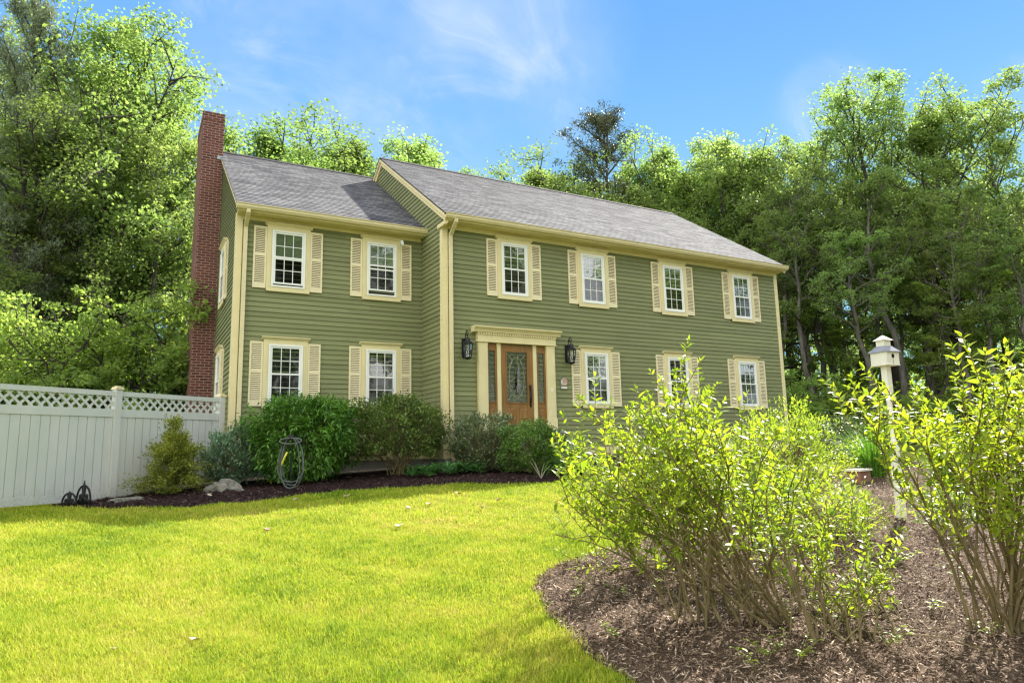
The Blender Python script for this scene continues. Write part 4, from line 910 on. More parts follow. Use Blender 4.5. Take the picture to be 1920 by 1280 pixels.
# golden cypress in tiers
def cypress():
    r = np.random.default_rng(41); x, y = -5.55, -.02; o = thing('dwarf_cypress', 'golden-green dwarf conifer standing before the white fence', 'conifer', (x, y, Gf(x, y)))
    st = MB(); st.tube([(0, 0, -.05), (.02, 0, .4), (-.01, .01, .8), (-.03, 0, 1.36)], [.05, .04, .028, .008], 7); P, T = [], []
    for i in range(190):
        t = r.random(); z = .03+.98*t; R_ = (.56*(1-t)**.6+.10)*(1.05 if (t*3.3+.1*math.sin(i)) % 1 < .55 else .55)*r.uniform(.55, 1.15)*(1.12 if t < .22 else 1); az = r.uniform(0, 6.28)
        d = np.array([math.cos(az), math.sin(az), .10+.5*t]); q = np.array([0, 0, z])+d*R_*[1, 1, .55]; st.tube([(0, 0, z*.95), (np.array([0, 0, z])+q)/2, q], [.010, .007, .003], 4, False)
        for f in (.6, .8, 1.): P.append(np.array([0, 0, z])*(1-f)+q*f); T.append(d)
    for k in range(22): P.append([-.03+r.normal(0, .05), r.normal(0, .05), 1.16+.2*r.random()]); T.append([r.normal(0, .4), r.normal(0, .4), 1])
    lpart('trunk', st, M['stem'], o, True); P, T = np.array(P), np.array(T); c0, t0 = np.repeat(P, 26, 0), np.repeat(T, 26, 0); n = len(c0)
    V, F = leaf_full(c0+r.normal(0, .05, (n, 3)), unit(unit(t0)*.8+r.normal(0, .5, (n, 3))+[0, 0, .35]), unit(r.normal(0, .6, (n, 3))+[0, 0, 1]), .07*r.uniform(.6, 1.2, n), .020, .1)
    V[:, 2] = np.maximum(V[:, 2], .01); lpart('foliage', big_mesh('cypress_foliage', V, F), M['gold'], o)
cypress()

def blades(name, label, cat, x, y, n, h, spread, wd, mat, seed, cur=.55, base=.12):
    r = np.random.default_rng(seed); o = thing(name, label, cat, (x, y, Gf(x, y)-.01)); k = 6
    az = r.uniform(0, 6.28, n); b = np.stack([np.cos(az), np.sin(az), 0*az], 1)*(base*np.sqrt(r.random(n)))[:, None]
    tilt = spread*r.random(n)**.7; L_ = h*r.uniform(.6, 1.15, n); az2 = az+r.normal(0, .5, n); V = []
    side = np.stack([-np.sin(az2), np.cos(az2), 0*az2], 1)
    for i in range(k):
        s = i/(k-1); an = tilt*(1+cur*2*s*s); hor = L_*s*np.sin(np.minimum(an, 1.9)); z = L_*s*np.cos(np.minimum(an, 1.9)*.92)
        p = b+np.stack([np.cos(az2)*hor, np.sin(az2)*hor, np.maximum(z, .01)], 1); w_ = wd*(1-s**2.5)*.5+.0006
        V += [p-side*w_, p+side*w_]
    V = np.stack(V, 1).reshape(-1, 3); q = np.array([(2*i, 2*i+1, 2*i+3, 2*i+2) for i in range(k-1)])
    F = (np.arange(n)[:, None, None]*2*k+q[None]).reshape(-1, 4); lpart('leaf_blades', big_mesh(name+'_blades', V, F), mat, o); return o
blades('daylily', 'bright strappy daylily clump right of the round boxwood', 'perennial', 1.55, -2.95, 280, .88, .75, .022, M['blade'], 51, .9)
blades('ornamental_grass', 'tall arching ornamental grass behind the birdhouse post', 'grass clump', 6.1, -6.35, 420, 1.02, .50, .014, M['blade'], 52, .5, .22)
blades('ornamental_grass', 'shorter ornamental grass half hidden right of the birdhouse post', 'grass clump', 6.7, -7.35, 240, .72, .5, .013, M['blade'], 53, .5, .2)
def hosta(x, y, seed, label, group, h=.34):
    r = np.random.default_rng(seed); o = thing('leafy_perennial', label, 'perennial', (x, y, Gf(x, y)), 0, group); n = 46
    az = r.uniform(0, 6.28, n); b = np.stack([np.cos(az), np.sin(az), 0*az], 1)*(.10*r.random(n))[:, None]+[0, 0, .03]; b[:, 2] += r.random(n)*h*.5
    d = unit(np.stack([np.cos(az)*.75, np.sin(az)*.75, .3+r.random(n)], 1)); V, F = leaf_full(b, d, unit(np.array([0, 0, 1.])+r.normal(0, .2, (n, 3))), h*.55*r.uniform(.6, 1.1, n), .055, .3)
    V[:, 2] = np.maximum(V[:, 2], .012); lpart('leaves', big_mesh('perennial_leaves', V, F), M['host'], o)
for i, (x, y) in enumerate(((-1.12, -.95), (-.88, -1.12), (-.62, -.9), (-.40, -1.1), (-.18, -.92), (.04, -1.08), (.22, -1.3))):
    hosta(x, y, 60+i, 'low bright green perennial in the clump below the azalea', 'perennials in the clump below the azalea')

# ------------------------------------------------------------------ the leggy spring shrubs in the foreground
def leggy(name, label, base, targets, seed, mat, lsize=.085, twigs=7, bare=.38, sr=.014, lo_twig=.22, hi_twig=.45, width=.1, dead=10):
    """arching canes from one root; twigs climb from their upper part and carry paired leaves"""
    r = np.random.default_rng(seed); bx_, by_ = base; g = Gf(bx_, by_)+.02; o = thing(name, label, 'shrub', (bx_, by_, g)); org = np.array([bx_, by_, g])
    st = MB(); B, Dn, Ls = [], [], []
    def leafy(p, n_nodes, ln, start=.0):
        tg = unit(np.gradient(p, axis=0)); k = len(p)
        for j in range(n_nodes):
            f = start+(1-start)*(j+.5)/n_nodes; q = f*(k-1); a = min(int(q), k-2); c = p[a]+(p[a+1]-p[a])*(q-a); t = tg[a]
            u = unit(np.cross(t, [math.sin(seed), .3, 1.])); w_ = np.cross(t, u); ang = j*1.5708+r.normal(0, .25)
            for s in (0, math.pi):
                if r.random() < .08: continue
                rd = u*math.cos(ang+s)+w_*math.sin(ang+s); B.append(c); Dn.append(unit(rd*.85+t*.55+np.array([0, 0, .25])+r.normal(0, .15, 3))); Ls.append(ln*(.75+.35*math.sin(f*2.6))*r.uniform(.5, 1.3))
        for s in range(3): B.append(p[-1]); Dn.append(unit(tg[-1]+r.normal(0, .45, 3)+np.array([0, 0, .2]))); Ls.append(ln*r.uniform(.5, .9))
    for T in targets:
        T = np.array(T)-org; leaf_dens = 1.
        hd = unit((T*[1, 1, 0])[None])[0]; crown = r.choice([-1., -.35, .3, 1.])*width*RX+np.array([r.normal(0, .05), r.normal(0, .07), 0]); b = crown*[1, 1, 0]+hd*r.uniform(.0, .12); b[2] = -.06; L_ = np.linalg.norm(T-b); ss = np.linspace(0, 1, 9)[:, None]
        hor = (T-b)*[1, 1, 0]; mid = b+hor*r.uniform(.25, .5)+np.array([0, 0, (T[2]-b[2])*r.uniform(.52, .74)])+r.normal(0, .06, 3)
        p = (1-ss)**2*b+2*ss*(1-ss)*mid+ss**2*T; p += np.cumsum(r.normal(0, .019, p.shape), 0)*L_*.9
        R0 = min(.016, sr*r.gamma(3., .23)*(.5+.3*L_)+.003); st.tube(p, np.linspace(R0, .0035, 9), 6, False)
        nt_ = max(2, int(twigs*L_/1.6*r.uniform(.7, 1.2)))
        for u in range(nt_):
            f = bare+(1-bare)*(u+r.random())/nt_; q = f*8; a = min(int(q), 7); c = p[a]+(p[a+1]-p[a])*(q-a); tl = r.uniform(lo_twig, hi_twig)
            d = unit(unit(p[min(a+1, 8)]-p[a])*.5+r.normal(0, .55, 3)+np.array([0, 0, .75])); e = c+d*tl; mm = (c+e)/2+r.normal(0, .02, 3); tp = np.array([c, (c+mm)/2, mm, (mm+e)/2+[0, 0, .01], e+[0, 0, .02]])
            st.tube(tp, [.0045, .004, .0035, .003, .002], 4, False); leafy(tp, max(2, int(tl/.042)), lsize, .12)
        leafy(p[5:], int(L_*.35/.045)+1, lsize)
    for k in range(dead):                                     # thin bare twigs low in the shrub
        a = r.uniform(0, 6.28); l = r.uniform(.35, .95); c = np.array([r.normal(0, width), r.normal(0, width*.5), r.uniform(0, .35)]); e = c+np.array([math.cos(a)*l, math.sin(a)*l, r.uniform(-.05, .45)*l])
        e[2] = max(e[2], .03); mm = (c+e)/2+r.normal(0, .05, 3)+[0, 0, .06]; st.tube([c, (c+mm)/2, mm, (mm+e)/2+r.normal(0, .02, 3), e], [.005, .0045, .004, .003, .002], 5, False)
        for u in range(3): q = mm+(e-mm)*r.random(); st.tube([q, q+r.normal(0, .09, 3)+[0, 0, .05]], [.0025, .0015], 4, False)
    B, Dn, Ls = map(np.array, (B, Dn, Ls)); n = len(B)
    V, F = leaf_full(B, Dn, unit(np.array([0, 0, 1.])+r.normal(0, .35, (n, 3))), Ls, Ls*r.uniform(.32, .48, n), .28, r.uniform(.05, .3))
    lpart('stems', st, M['stem'], o, True); lpart('leaves', big_mesh(name+'_leaves', V, F), mat, o); return o
def P3(px, py, dep): return CAM+dep*(FX+RX*(px-960)/FPX-UX*(py-640)/FPX)
def fan(r, n, prof, dep, dd, drop):
    out = []
    xs = np.array([q[0] for q in prof], float); ys = np.array([q[1] for q in prof], float)
    for i in range(n):
        px = xs[0]+(xs[-1]-xs[0])*(i+r.uniform(0, 1))/n; py = np.interp(px, xs, ys)+r.random()**1.5*drop; out.append(P3(px, py, dep+r.uniform(-dd, dd)))
    return out
r = np.random.default_rng(81)
tTop = [P3(1262, 728, 5.5), P3(1235, 755, 5.6), P3(1300, 765, 5.4), P3(1278, 748, 5.8), P3(1120, 790, 6.0)]; bA = on_ground(1385, 1165); bB = on_ground(1575, 1205); bR = on_ground(1900, 1180)
tA = fan(r, 27, [(1045, 865), (1100, 830), (1190, 815), (1265, 775), (1335, 815), (1420, 835), (1490, 870)], 5.5, .95, 115) + fan(r, 8, [(1045, 850), (1080, 940), (1160, 910)], 5.3, .35, 60)
leggy('leggy_shrub', 'leggy fountain-shaped shrub with fresh yellow-green leaves in front of the house', (bA[0], bA[1]), tA+tTop, 82, M['weig'], .066, 10, .42, width=.34, dead=16)
tB = fan(r, 22, [(1400, 930), (1480, 900), (1560, 930), (1620, 980), (1690, 965)], 5.6, .8, 190)
leggy('leggy_shrub', 'thin open shrub with few leaves between the two leggy shrubs', (bB[0], bB[1]), tB, 83, M['weig'], .062, 8, .30, .013, width=.28, dead=14)
tM = fan(r, 32, [(1055, 885), (1120, 850), (1200, 830), (1300, 825), (1400, 835), (1500, 850), (1580, 905)], 7.1, .6, 150); bM = on_ground(1345, 1050)
leggy('leggy_shrub', 'bushy yellow-green shrub close behind the fountain-shaped one', (bM[0], bM[1]), tM, 84, M['weig'], .070, 8, .32, width=.5, dead=8)
tR = fan(r, 42, [(1735, 800), (1790, 785), (1830, 770), (1875, 705), (1930, 715), (2020, 700), (2160, 760)], 5.0, .6, 190) + fan(r, 4, [(1610, 745), (1700, 775)], 4.9, .25, 40)
leggy('leggy_shrub', 'large leafy shrub with thick fanned stems at the right edge of the photo', (bR[0], bR[1]), tR, 85, M['weig'], .070, 9, .42, .017, width=.18, dead=14)

# small rose with one red flower
shrub('rose_bush', 'small rose bush with one red flower right of the birdhouse post', 'bush', 2.45, -9.75, .38, .34, .55, 0, M['box'], 520, .055, .026, 86, 6, 9, .15, 0, .7, 0, .06, .5)
rb = [q for q in bpy.data.objects if q.name.startswith('rose_bush')][0]
f = MB()
for k in range(9): a = k*2.4; f.lathe((-.12+.012*math.cos(a), -.15+.012*math.sin(a), .50+.004*k), [(.004, -.01), (.024, .0), (.02, .018), (.006, .014)], 7)
lpart('flower', f, M['red'], rb, True)

# ------------------------------------------------------------------ white fence with lattice top
FA = np.array([-4.62, 1.45]); FD = unit(np.array([-.832, -.555])); FLEN = 2.33
fence = thing('white_fence', 'white vinyl privacy fence with lattice top, running from the house corner to the left', 'fence', (-6.5, .1, -1.22))
nrm = np.array([FD[1], -FD[0], 0.]); nrm = nrm if nrm[1] < 0 else -nrm; e3 = np.array([FD[0], FD[1], 0.]); UZ = np.array([0, 0, 1.])
def fb_(mb, t0, t1, z0, z1, th, off=0.):
    c = np.array([FA[0], FA[1], 0])+e3*(t0+t1)/2+nrm*off+UZ*(z0+z1)/2; return mb.obox(c, e3*(t1-t0)/2, nrm*th/2, UZ*(z1-z0)/2)
for k in range(4):
    p = MB(); t = k*FLEN; fb_(p, t-.063, t+.063, -1.45, .765, .127); po = part('post', p, M['vinyl'], fence)
    c = MB(); fb_(c, t-.082, t+.082, .766, .79, .165); fb_(c, t-.07, t+.07, .7901, .815, .14); fb_(c, t-.04, t+.04, .8151, .835, .08); link('post_cap', c.mesh('post_cap'), M['gutter'], po, loc=(0, 0, 0))
for k in range(3):
    a, b = k*FLEN+.064, (k+1)*FLEN-.064
    for z0, z1 in ((.645, .735), (.255, .40), (-1.235 if k else -1.20, -1.10)): p = MB(); fb_(p, a, b, z0, z1, .062); part('rail', p, M['vinyl'], fence)
    p = MB(); n = 14
    for i in range(n): w_ = (b-a)/n; fb_(p, a+i*w_+.005, a+(i+1)*w_-.005, -1.099, .254, .034); 
    fb_(p, a, b, -1.098, .253, .008, .0); part('boards', p, M['vinyl'], fence)
    p = MB(); hgt = .645-.40; pit = .165
    for sgn in (-1, 1):
        off = .006*sgn; t = a-hgt
        while t < b+hgt:
            q0, q1 = (t, .40), (t+hgt, .645)
            if q0[0] < a: q0 = (a, .40+a-t)
            if q1[0] > b: q1 = (b, .645-(t+hgt-b))
            if q1[0]-q0[0] > .02:
                if sgn < 0: q0, q1 = (a+b-q0[0], q0[1]), (a+b-q1[0], q1[1])
                P0 = np.array([FA[0], FA[1], 0])+e3*q0[0]+UZ*q0[1]+nrm*off; P1 = np.array([FA[0], FA[1], 0])+e3*q1[0]+UZ*q1[1]+nrm*off; dd = P1-P0; ln = np.linalg.norm(dd); dd /= ln; sd = np.cross(dd, nrm)
                p.obox((P0+P1)/2, dd*ln/2, sd*.020, nrm*.0055)
            t += pit
    part('lattice', p, M['vinyl'], fence)

# ------------------------------------------------------------------ birdhouse on its post
bh = thing('birdhouse', 'cream wooden birdhouse with slate roof and cupola on a tall square post', 'birdhouse', (2.77, -8.92, Gf(2.77, -8.92)), math.radians(-6)); bh.scale = (.88, .88, 1)
zb = 2.06
p = MB(); p.box(-.05, .05, -.05, .05, -.25, .93); p.frustum((0, 0), .0707, .052, .93, .97, 4); p.lathe((0, 0, .97), [(.05, 0), (.04, .02), (.046, .05), (.036, .08), (.04, .42), (.038, .55), (.046, .60), (.04, .62), (.05, .64)], 14)
p.frustum((0, 0), .052, .0707, 1.61, 1.65, 4); p.box(-.05, .05, -.05, .05, 1.65, zb); lpart('post', p, M['birdwhite'], bh)
b = MB(); h = .135; b.box(-h, h, -h, h, zb, zb+.185); b.box(-h-.012, h+.012, -h-.012, h+.012, zb-.012, zb-.0005)
for k in range(6): z = zb+.012+k*.028; b.add([(-h-.006, -h+.012, z), (-h-.006, h-.012, z), (-h-.001, h-.012, z+.026), (-h-.001, -h+.012, z+.026)], [(3, 2, 1, 0)]); b.add([(-h-.006, -h+.012, z), (-h-.006, h-.012, z), (-h, h-.012, z-.0005), (-h, -h+.012, z-.0005)], [(0, 1, 2, 3)])
for s in (-1, 1): b.box(-h-.010, -h-.0004, *sorted((s*h, s*(h-.016))), zb+.001, zb+.184); b.box(*sorted((s*h, s*(h-.016))), -h-.010, -h-.0004, zb+.001, zb+.184)
lpart('box', b, M['birdwhite'], bh)
b = MB(); b.prism([(.03*math.cos(a)+.012, zb+.115+.03*math.sin(a)) for a in np.linspace(0, 2*math.pi, 18)[:-1]], 'y', -h-.004, -h-.0006); b.box(.010, .014, -h-.003, -h-.0005, zb+.004, zb+.08); lpart('entrance_hole', b, M['hole'], bh)
b = MB(); b.frustum((0, 0), .228, .110, zb+.180, zb+.262, 4); b.frustum((0, 0), .234, .228, zb+.173, zb+.180, 4); lpart('roof', b, M['birdroof'], bh)
b = MB(); b.box(-.072, .072, -.072, .072, zb+.262, zb+.345); lpart('cupola', b, M['birdwhite'], bh)
b = MB(); b.frustum((0, 0), .148, .012, zb+.342, zb+.415, 4); lpart('cupola_roof', b, M['birdwhite'], bh)
b = MB(); b.lathe((0, 0, zb+.40), [(.008, 0), (.006, .03), (.014, .045), (.010, .06), (.002, .09)], 9); lpart('finial', b, M['iron'], bh)

# ------------------------------------------------------------------ hose stand and garden hose
hx_, hy_ = -3.69, -1.54; hz = Gf(hx_, hy_)+.02; vdir = unit(np.array([.62, -.78, 0])); side = np.array([RX[0], RX[1], 0]); side = unit(side); fwd = np.array([-side[1], side[0], 0])
o = thing('hose_stand', 'black iron hose stand on a stake in the mulch before the yew', 'hose stand', (hx_, hy_, hz))
def hp(s, f, z): return side*s+fwd*f+np.array([0, 0, z])
p = MB(); p.tube([(0, 0, -.12), (0, 0, .95)], .014, 8); p.tube([hp(-.05, -.02, .0), hp(.05, -.02, 0)], .012, 6); lpart('stake', p, M['iron'], o)
p = MB(); p.tube([hp(.15*math.cos(a), -.07, .80+.14*math.sin(a)) for a in np.linspace(-.2, math.pi+.2, 22)], .009, 6); p.tube([hp(.15*math.cos(a), .07, .80+.14*math.sin(a)) for a in np.linspace(-.2, math.pi+.2, 22)], .009, 6)
for a in (.3, .9, 1.57, 2.2, 2.8): p.tube([hp(.15*math.cos(a), -.07, .80+.14*math.sin(a)), hp(.15*math.cos(a), .07, .80+.14*math.sin(a))], .007, 5)
p.obox(hp(0, .0, .985), side*.055, fwd*.07, UZ*.025); lpart('saddle', p, M['iron'], o)
o = thing('garden_hose', 'grey-green garden hose hanging in long loops on the black stand', 'hose', (hx_, hy_, hz)); p = MB(); c = []
for k in range(6):
    w_, bot, f = .165+.014*((k*5) % 6), .05+.05*((k*4) % 6)*.55, -.075+.028*k
    for a in np.linspace(0, 2*math.pi, 30, endpoint=False):
        s, z = math.sin(a), math.cos(a); zc = .96 if z > 0 else .5; zz = (.50+(bot+.45-.5)*0)+( .455*z if z > 0 else (.50-bot)*z); wid_ = w_*(1 if z < .2 else (1-.12*z))*(1+.10*(z < -.2)*abs(s))
        c.append(hp(wid_*s*(abs(s)**-.25 if abs(s) > .05 else 1), f+.017*a/6.28, zz))
p.tube(c, .0095, 6); p.tube([hp(.20*math.cos(a), -.09+.05*math.sin(a), .90+.055*math.sin(a)) for a in np.linspace(0, 6.2, 30)], .011, 6); lpart('coils', p, M['hose'], o, True)
p = MB(); p.tube([hp(-.05, -.11, .70), hp(-.09, -.13, .60), hp(-.13, -.12, .50), hp(-.14, -.10, .46)], .018, 8); lpart('nozzle', p, M['yellow'], o, True)
o = thing('marker_stake', 'short yellow marker stake in the gravel left of the hose', 'stake', (-3.72, .25, Gf(-3.72, .25))); p = MB(); p.tube([(-.01, 0, -.05), (.0, 0, .15), (.015, 0, .32)], [.018, .018, .016], 8); p.lathe((.015, 0, .315), [(.018, 0), (.022, .01), (.014, .03)], 8); lpart('rod', p, M['yellow'], o, True)

# ------------------------------------------------------------------ iron garden ornaments, stones, edging
def ornament(x, y, w_, h, label, fin):
    o = thing('iron_ornament', label, 'ornament', (x, y, Gf(x, y)+.01), math.atan2(side[1], side[0])); p = MB()
    def c(pts, rad=.018): p.tube([(u*w_/2, 0, v*h) for u, v in pts], rad, 6)
    c([(math.cos(a)*-1, .02+.0+.80*math.sin(a)**.8) for a in np.linspace(0.02, math.pi-.02, 26)], .016); c([(-1, .02), (1, .02)], .016)
    if fin: p.prism([(-.16*w_/2, .80*h), (.16*w_/2, .80*h), (.10*w_/2, .88*h), (0, 1.04*h), (-.10*w_/2, .88*h)], 'y', -.012, .012)
    else: p.prism([(-.18*w_/2, .78*h), (.18*w_/2, .78*h), (0, .95*h)], 'y', -.012, .012)
    for s in (-1, 1):
        c([(s*(.10+.35*t*math.cos(t*7)*.7+.22*t), .72-.42*t+.07*math.sin(t*9)) for t in np.linspace(0, 1, 20)]); c([(s*(.85-.55*t), .18+.30*t*t) for t in np.linspace(0, 1, 8)]); c([(s*.12, .05), (s*.30, .22), (s*.10, .36), (0, .22)]); c([(s*.45, .04), (s*.62, .20), (s*.38, .30)])
    c([(0, .02), (0, .80)]); lpart('scrollwork', p, M['iron'], o, True)
ornament(-6.93, -.96, .24, .40, 'larger black openwork iron ornament with pointed tip before the fence', True); ornament(-7.13, -.93, .24, .27, 'smaller black openwork iron ornament left of the larger one', False)
def rock(name, label, x, y, a, b, h, seed, rz=0.):
    r = np.random.default_rng(seed); th = np.linspace(0, math.pi*.5, 9); ph = np.linspace(0, 2*math.pi, 26, endpoint=False); V = []
    for t in th:
        for q in ph:
            d = np.array([math.sin(math.pi/2-t)*math.cos(q), math.sin(math.pi/2-t)*math.sin(q), math.sin(t)])
            k = 1+.16*math.sin(3*d[0]*2+seed)+.13*math.sin(5*d[1]+2*d[2]*3+seed*2)+.07*math.sin(11*d[0]+9*d[2])+r.normal(0, .018)
            k = min(k, 1.13); V.append((d[0]*a*k, d[1]*b*k, d[2]*h*k-.05))
    m_ = len(ph); F = [(i*m_+j, i*m_+(j+1) % m_, (i+1)*m_+(j+1) % m_, (i+1)*m_+j) for i in range(len(th)-1) for j in range(m_)]; mb = MB().add(V, F)
    o = thing(name, label, 'rock', (x, y, Gf(x, y)), rz); lpart('stone', mb, M['rock'], o)
rock('rock', 'large rough grey boulder at the foot of the blue-green shrub', -4.68, -.36, .36, .26, .25, 1, -.45); rock('rock', 'flat grey stone lying in the mulch by the fence post', -6.28, -.52, .36, .2, .10, 5, .6); rock('rock', 'small flat stone at the foot of the golden conifer', -4.95, -.6, .2, .12, .06, 9, .2)
o = thing('timber_block', 'reddish timber block lying left of the ornamental grass', 'timber', (5.30, -6.62, Gf(5.3, -6.62)), .25); p = MB(); p.box(-.30, .18, -.12, .12, -.05, .20); lpart('beam', p, M['timber'], o); p = MB(); p.box(-.33, .20, -.15, .14, .2005, .235); lpart('cap', p, M['birdwhite'], o)
p = MB(); p.tube([(.25, -.05, -.1), (.25, -.05, .32)], .012, 6); lpart('stake', p, M['iron'], o)
def strip(name, label, pts, n, mat, seed, size, cat):
    r = np.random.default_rng(seed); a, b = np.array(pts[0]), np.array(pts[1]); V, F = [], []
    u = unit(b-a); w_ = np.array([-u[1], u[0]]); base = np.array([(1,1,1),(1,-1,-1),(-1,1,-1),(-1,-1,1),(1.2,0,0),(-1.2,0,0),(0,1.2,0),(0,-1.2,0),(0,0,1.2),(0,0,-1.2)], float)
    oc = [(8,4,6),(8,6,5),(8,5,7),(8,7,4),(9,6,4),(9,5,6),(9,7,5),(9,4,7)]
    for i in range(n):
        q = a+(b-a)*r.random()+w_*r.uniform(-pts[2], pts[2]); s = size*r.uniform(.5, 1.3); ang = r.uniform(0, 3.14); vv = base*[s, s*.7, s*.5]; cs, sn = math.cos(ang), math.sin(ang)
        vv = np.stack([vv[:, 0]*cs-vv[:, 1]*sn, vv[:, 0]*sn+vv[:, 1]*cs, vv[:, 2]], 1)+[q[0], q[1], Gf(*q)+.03+s*.3]; F += [tuple(np.array(f)+len(V)) for f in oc]; V += list(map(tuple, vv))
    o = link(name, MB().add(V, F).mesh(name, True), mat); tag(o, label, cat); o['kind'] = 'stuff'
strip('river_gravel', 'strip of pale river pebbles along the wing foundation', ((-4.3, 1.0), (-.2, 1.0), .22), 1500, M['pebble'], 5, .035, 'gravel')
p = MB(); p.tube([(x, .70+.03*math.sin(x*2), Gf(x, .7)+.035) for x in np.linspace(-4.35, -.3, 24)], .03, 6); o = thing('bed_edging', 'thin black plastic edging between pebbles and mulch', 'edging', (-2.3, .7, Gf(-2.3, .7))); part('strip', p, M['iron'], o, True)
p = MB()
for k in range(5):
    a = k*.9; p.tube([(0, 0, 0), (.10*math.cos(a), .06*math.sin(a), .16), (.24*math.cos(a), .14*math.sin(a), .26+.03*k)], [.008, .006, .003], 5)
o = thing('dead_branch', 'bare pale dead branch poking from the mulch by the daylily', 'branch', (.75, -3.0, Gf(.75, -3.0))); lpart('twigs', p, M['twig'], o)

# ------------------------------------------------------------------ weeds, fallen leaves
def sprout(x, y, seed, h):
    r = np.random.default_rng(seed); o = thing('weed_sprout', 'small green weed sprouting from the pale mulch', 'weed', (x, y, Gf(x, y)+.01), 0, 'weeds sprouting in the mulch'); st = MB(); B, Dn, Ls = [], [], []
    for k in range(int(r.integers(2, 5))):
        t = np.array([r.normal(0, .10), r.normal(0, .10), h*r.uniform(.5, 1.)]); st.tube([(0, 0, -.02), t*.5+[0, 0, .02], t], [.0035, .003, .002], 4)
        for j in range(7):
            f = .3+.7*j/6; a = j*2.4+k
            B.append(t*f); Dn.append(unit(np.array([math.cos(a), math.sin(a), .45]))); Ls.append(.05*r.uniform(.6, 1.2))
    lpart('stems', st, M['stem'], o); B, Dn, Ls = map(np.array, (B, Dn, Ls)); V, F = leaf_full(B, Dn, np.tile([0, 0, 1.], (len(B), 1)), Ls, Ls*.5, .25); lpart('leaves', big_mesh('weed_leaves', V, F), M['weigl'], o)
for i, (px, py) in enumerate(((1170, 1120), (1185, 1060), (1230, 1110), (1100, 1060), (1160, 1200), (1075, 1130), (1440, 1235), (1470, 1225), (1500, 1240), (1660, 1215), (1790, 1060), (1745, 1150), (1840, 1110), (1420, 1262), (1490, 1180), (1545, 1150), (1620, 1105), (1680, 1060), (1860, 1200), (1300, 1060))):
    q = on_ground(px, py); sprout(q[0], q[1], 200+i, .10+.16*rng.random())
def fallen(px, py, i):
    q = on_ground(px, py); o = thing('fallen_leaf', 'curled pale dry leaf lying on the lawn', 'leaf', (q[0], q[1], q[2]+.045), i*1.3, 'dry leaves on the lawn'); p = MB()
    k = .5 if py > 1100 else .9; p.add([(a*k, b*k, c*k) for a, b, c in ((-.07, 0, .01), (-.03, .045, .03), (.03, .04, .012), (.085, 0, .035), (.03, -.04, .025), (-.03, -.045, .002), (0, 0, -.012))], [(0, 6, 1), (1, 6, 2), (2, 6, 3), (3, 6, 4), (4, 6, 5), (5, 6, 0)]); lpart('blade', p, M['litterl'] if i % 2 else M['dead'], o)
for i, (px, py) in enumerate(((805, 950), (765, 958), (860, 930), (905, 957), (935, 942), (748, 992), (500, 1000), (365, 1210), (212, 1228), (555, 942), (650, 935), (392, 934))): fallen(px, py, i)

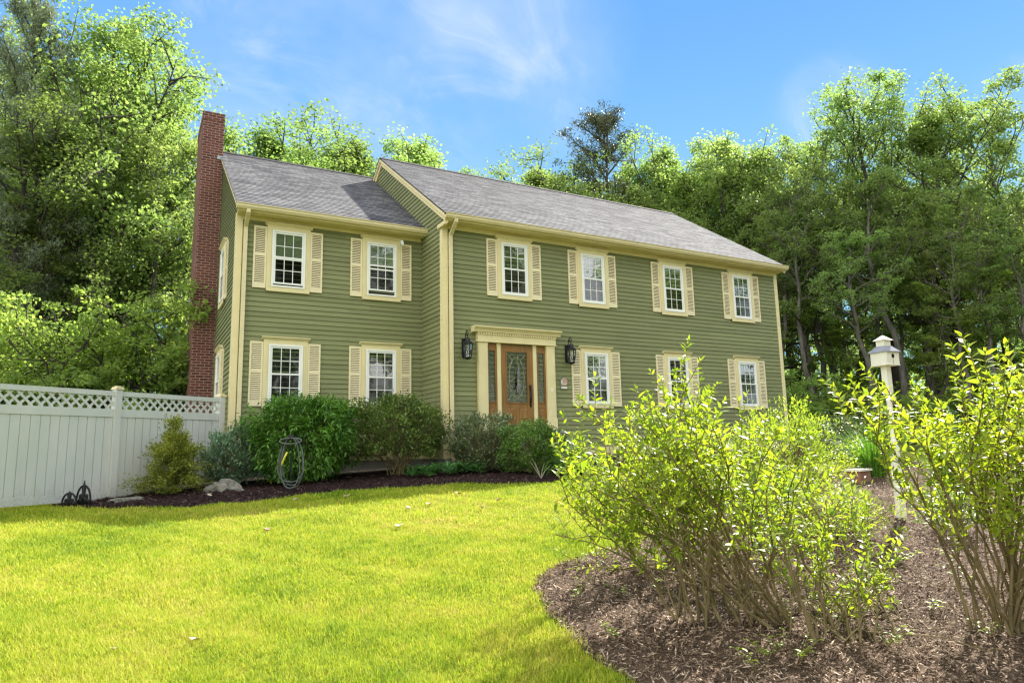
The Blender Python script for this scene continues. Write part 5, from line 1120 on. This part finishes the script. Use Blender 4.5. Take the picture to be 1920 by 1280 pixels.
# ------------------------------------------------------------------ grass blades, mulch chips
def grass():
    r = np.random.default_rng(91); P = []
    def scatter(n, dmin, dmax):
        px = r.uniform(-60, 1500, n); dep = np.sqrt(r.uniform(dmin**2, dmax**2, n)); x = CAM[0]+dep*FX[0]+dep*RX[0]*(px-960)/FPX; y = CAM[1]+dep*FX[1]+dep*RX[1]*(px-960)/FPX
        x = x-UX[0]*.3; jx, jy = x+r.normal(0, .045, n), y+r.normal(0, .045, n); k = ~in_house_bed(jx, jy) & ~in_island(jx, jy) & (y < .8) & (y > -14); return x[k], y[k]
    out = [scatter(130000, 3.6, 6.2), scatter(150000, 6.2, 9.5), scatter(130000, 9.5, 15)]
    x = np.concatenate([q[0] for q in out]); y = np.concatenate([q[1] for q in out]); wdt = np.concatenate([np.full(len(q[0]), w_) for q, w_ in zip(out, (.0045, .0065, .010))]); n = len(x)
    lumpv = .012*np.sin(x*3.1+1)*np.sin(y*2.7)+.008*np.sin(x*8.3+y*5.1)
    tuft = .86+.13*np.sin(x*2.3+np.sin(y*1.9)*2)*np.sin(y*2.9+x)+.12*np.sin(x*11+y*7)+.16*r.normal(0, 1, n)
    h = (.030+.028*r.random(n))*np.clip(tuft, .45, 1.4); az = r.uniform(0, 6.28, n); ln = h*r.uniform(.15, .9, n); z = G(x, y)+lumpv-.004
    b = np.stack([x, y, z], 1); s = np.stack([np.cos(az+1.57), np.sin(az+1.57), 0*az], 1)*wdt[:, None]; d = np.stack([np.cos(az)*ln, np.sin(az)*ln, h], 1)
    V = np.stack([b-s*.5, b+s*.5, b+d*[.35, .35, .62]-s*.42, b+d*[.35, .35, .62]+s*.42, b+d-s*.06, b+d+s*.06], 1).reshape(-1, 3)
    F = (np.arange(n)[:, None, None]*6+np.array([(0, 1, 3, 2), (2, 3, 5, 4)])[None]).reshape(-1, 4)
    o = link('grass', big_mesh('grass', V, F), M['grass']); tag(o, 'short yellow-green lawn grass', 'grass'); o['kind'] = 'stuff'
grass()
def chips(name, label, n, test, mat, box, seed, size, dens=None):
    r = np.random.default_rng(seed); x = r.uniform(box[0], box[1], n); y = r.uniform(box[2], box[3], n); k = test(x, y); x, y = x[k], y[k]
    dep = (x-CAM[0])*FX[0]+(y-CAM[1])*FX[1]; k = r.random(len(x)) < np.clip(6.5/np.maximum(dep, 1), .15, 1)**1.2; x, y = x[k], y[k]; n = len(x)
    c = np.stack([x, y, G(x, y)+.012*np.sin(x*3.1+1)*np.sin(y*2.7)+.008*np.sin(x*8.3+y*5.1)+.010+.012*r.random(n)], 1); az = r.uniform(0, 6.28, n); t = np.stack([np.cos(az), np.sin(az), r.normal(0, .28, n)], 1); nr = unit(r.normal(0, .42, (n, 3))+[0, 0, 1])
    V, F = leaf_quads(c, nr, size*r.gamma(2.2, .45, n), size*.28*r.uniform(.5, 1.3, n), r, t, .25)
    o = link(name, big_mesh(name, V, F), mat); tag(o, label, 'mulch'); o['kind'] = 'stuff'
chips('bark_chips', 'loose dark bark chips covering the bed along the house', 60000, in_house_bed, M['chip'], (-8, 7, -3.6, 1.2), 95, .055)
chips('bark_chips', 'loose pale weathered bark chips covering the island bed', 300000, in_island, M['chip2'], (-3.8, 9, -13, -5), 96, .036)
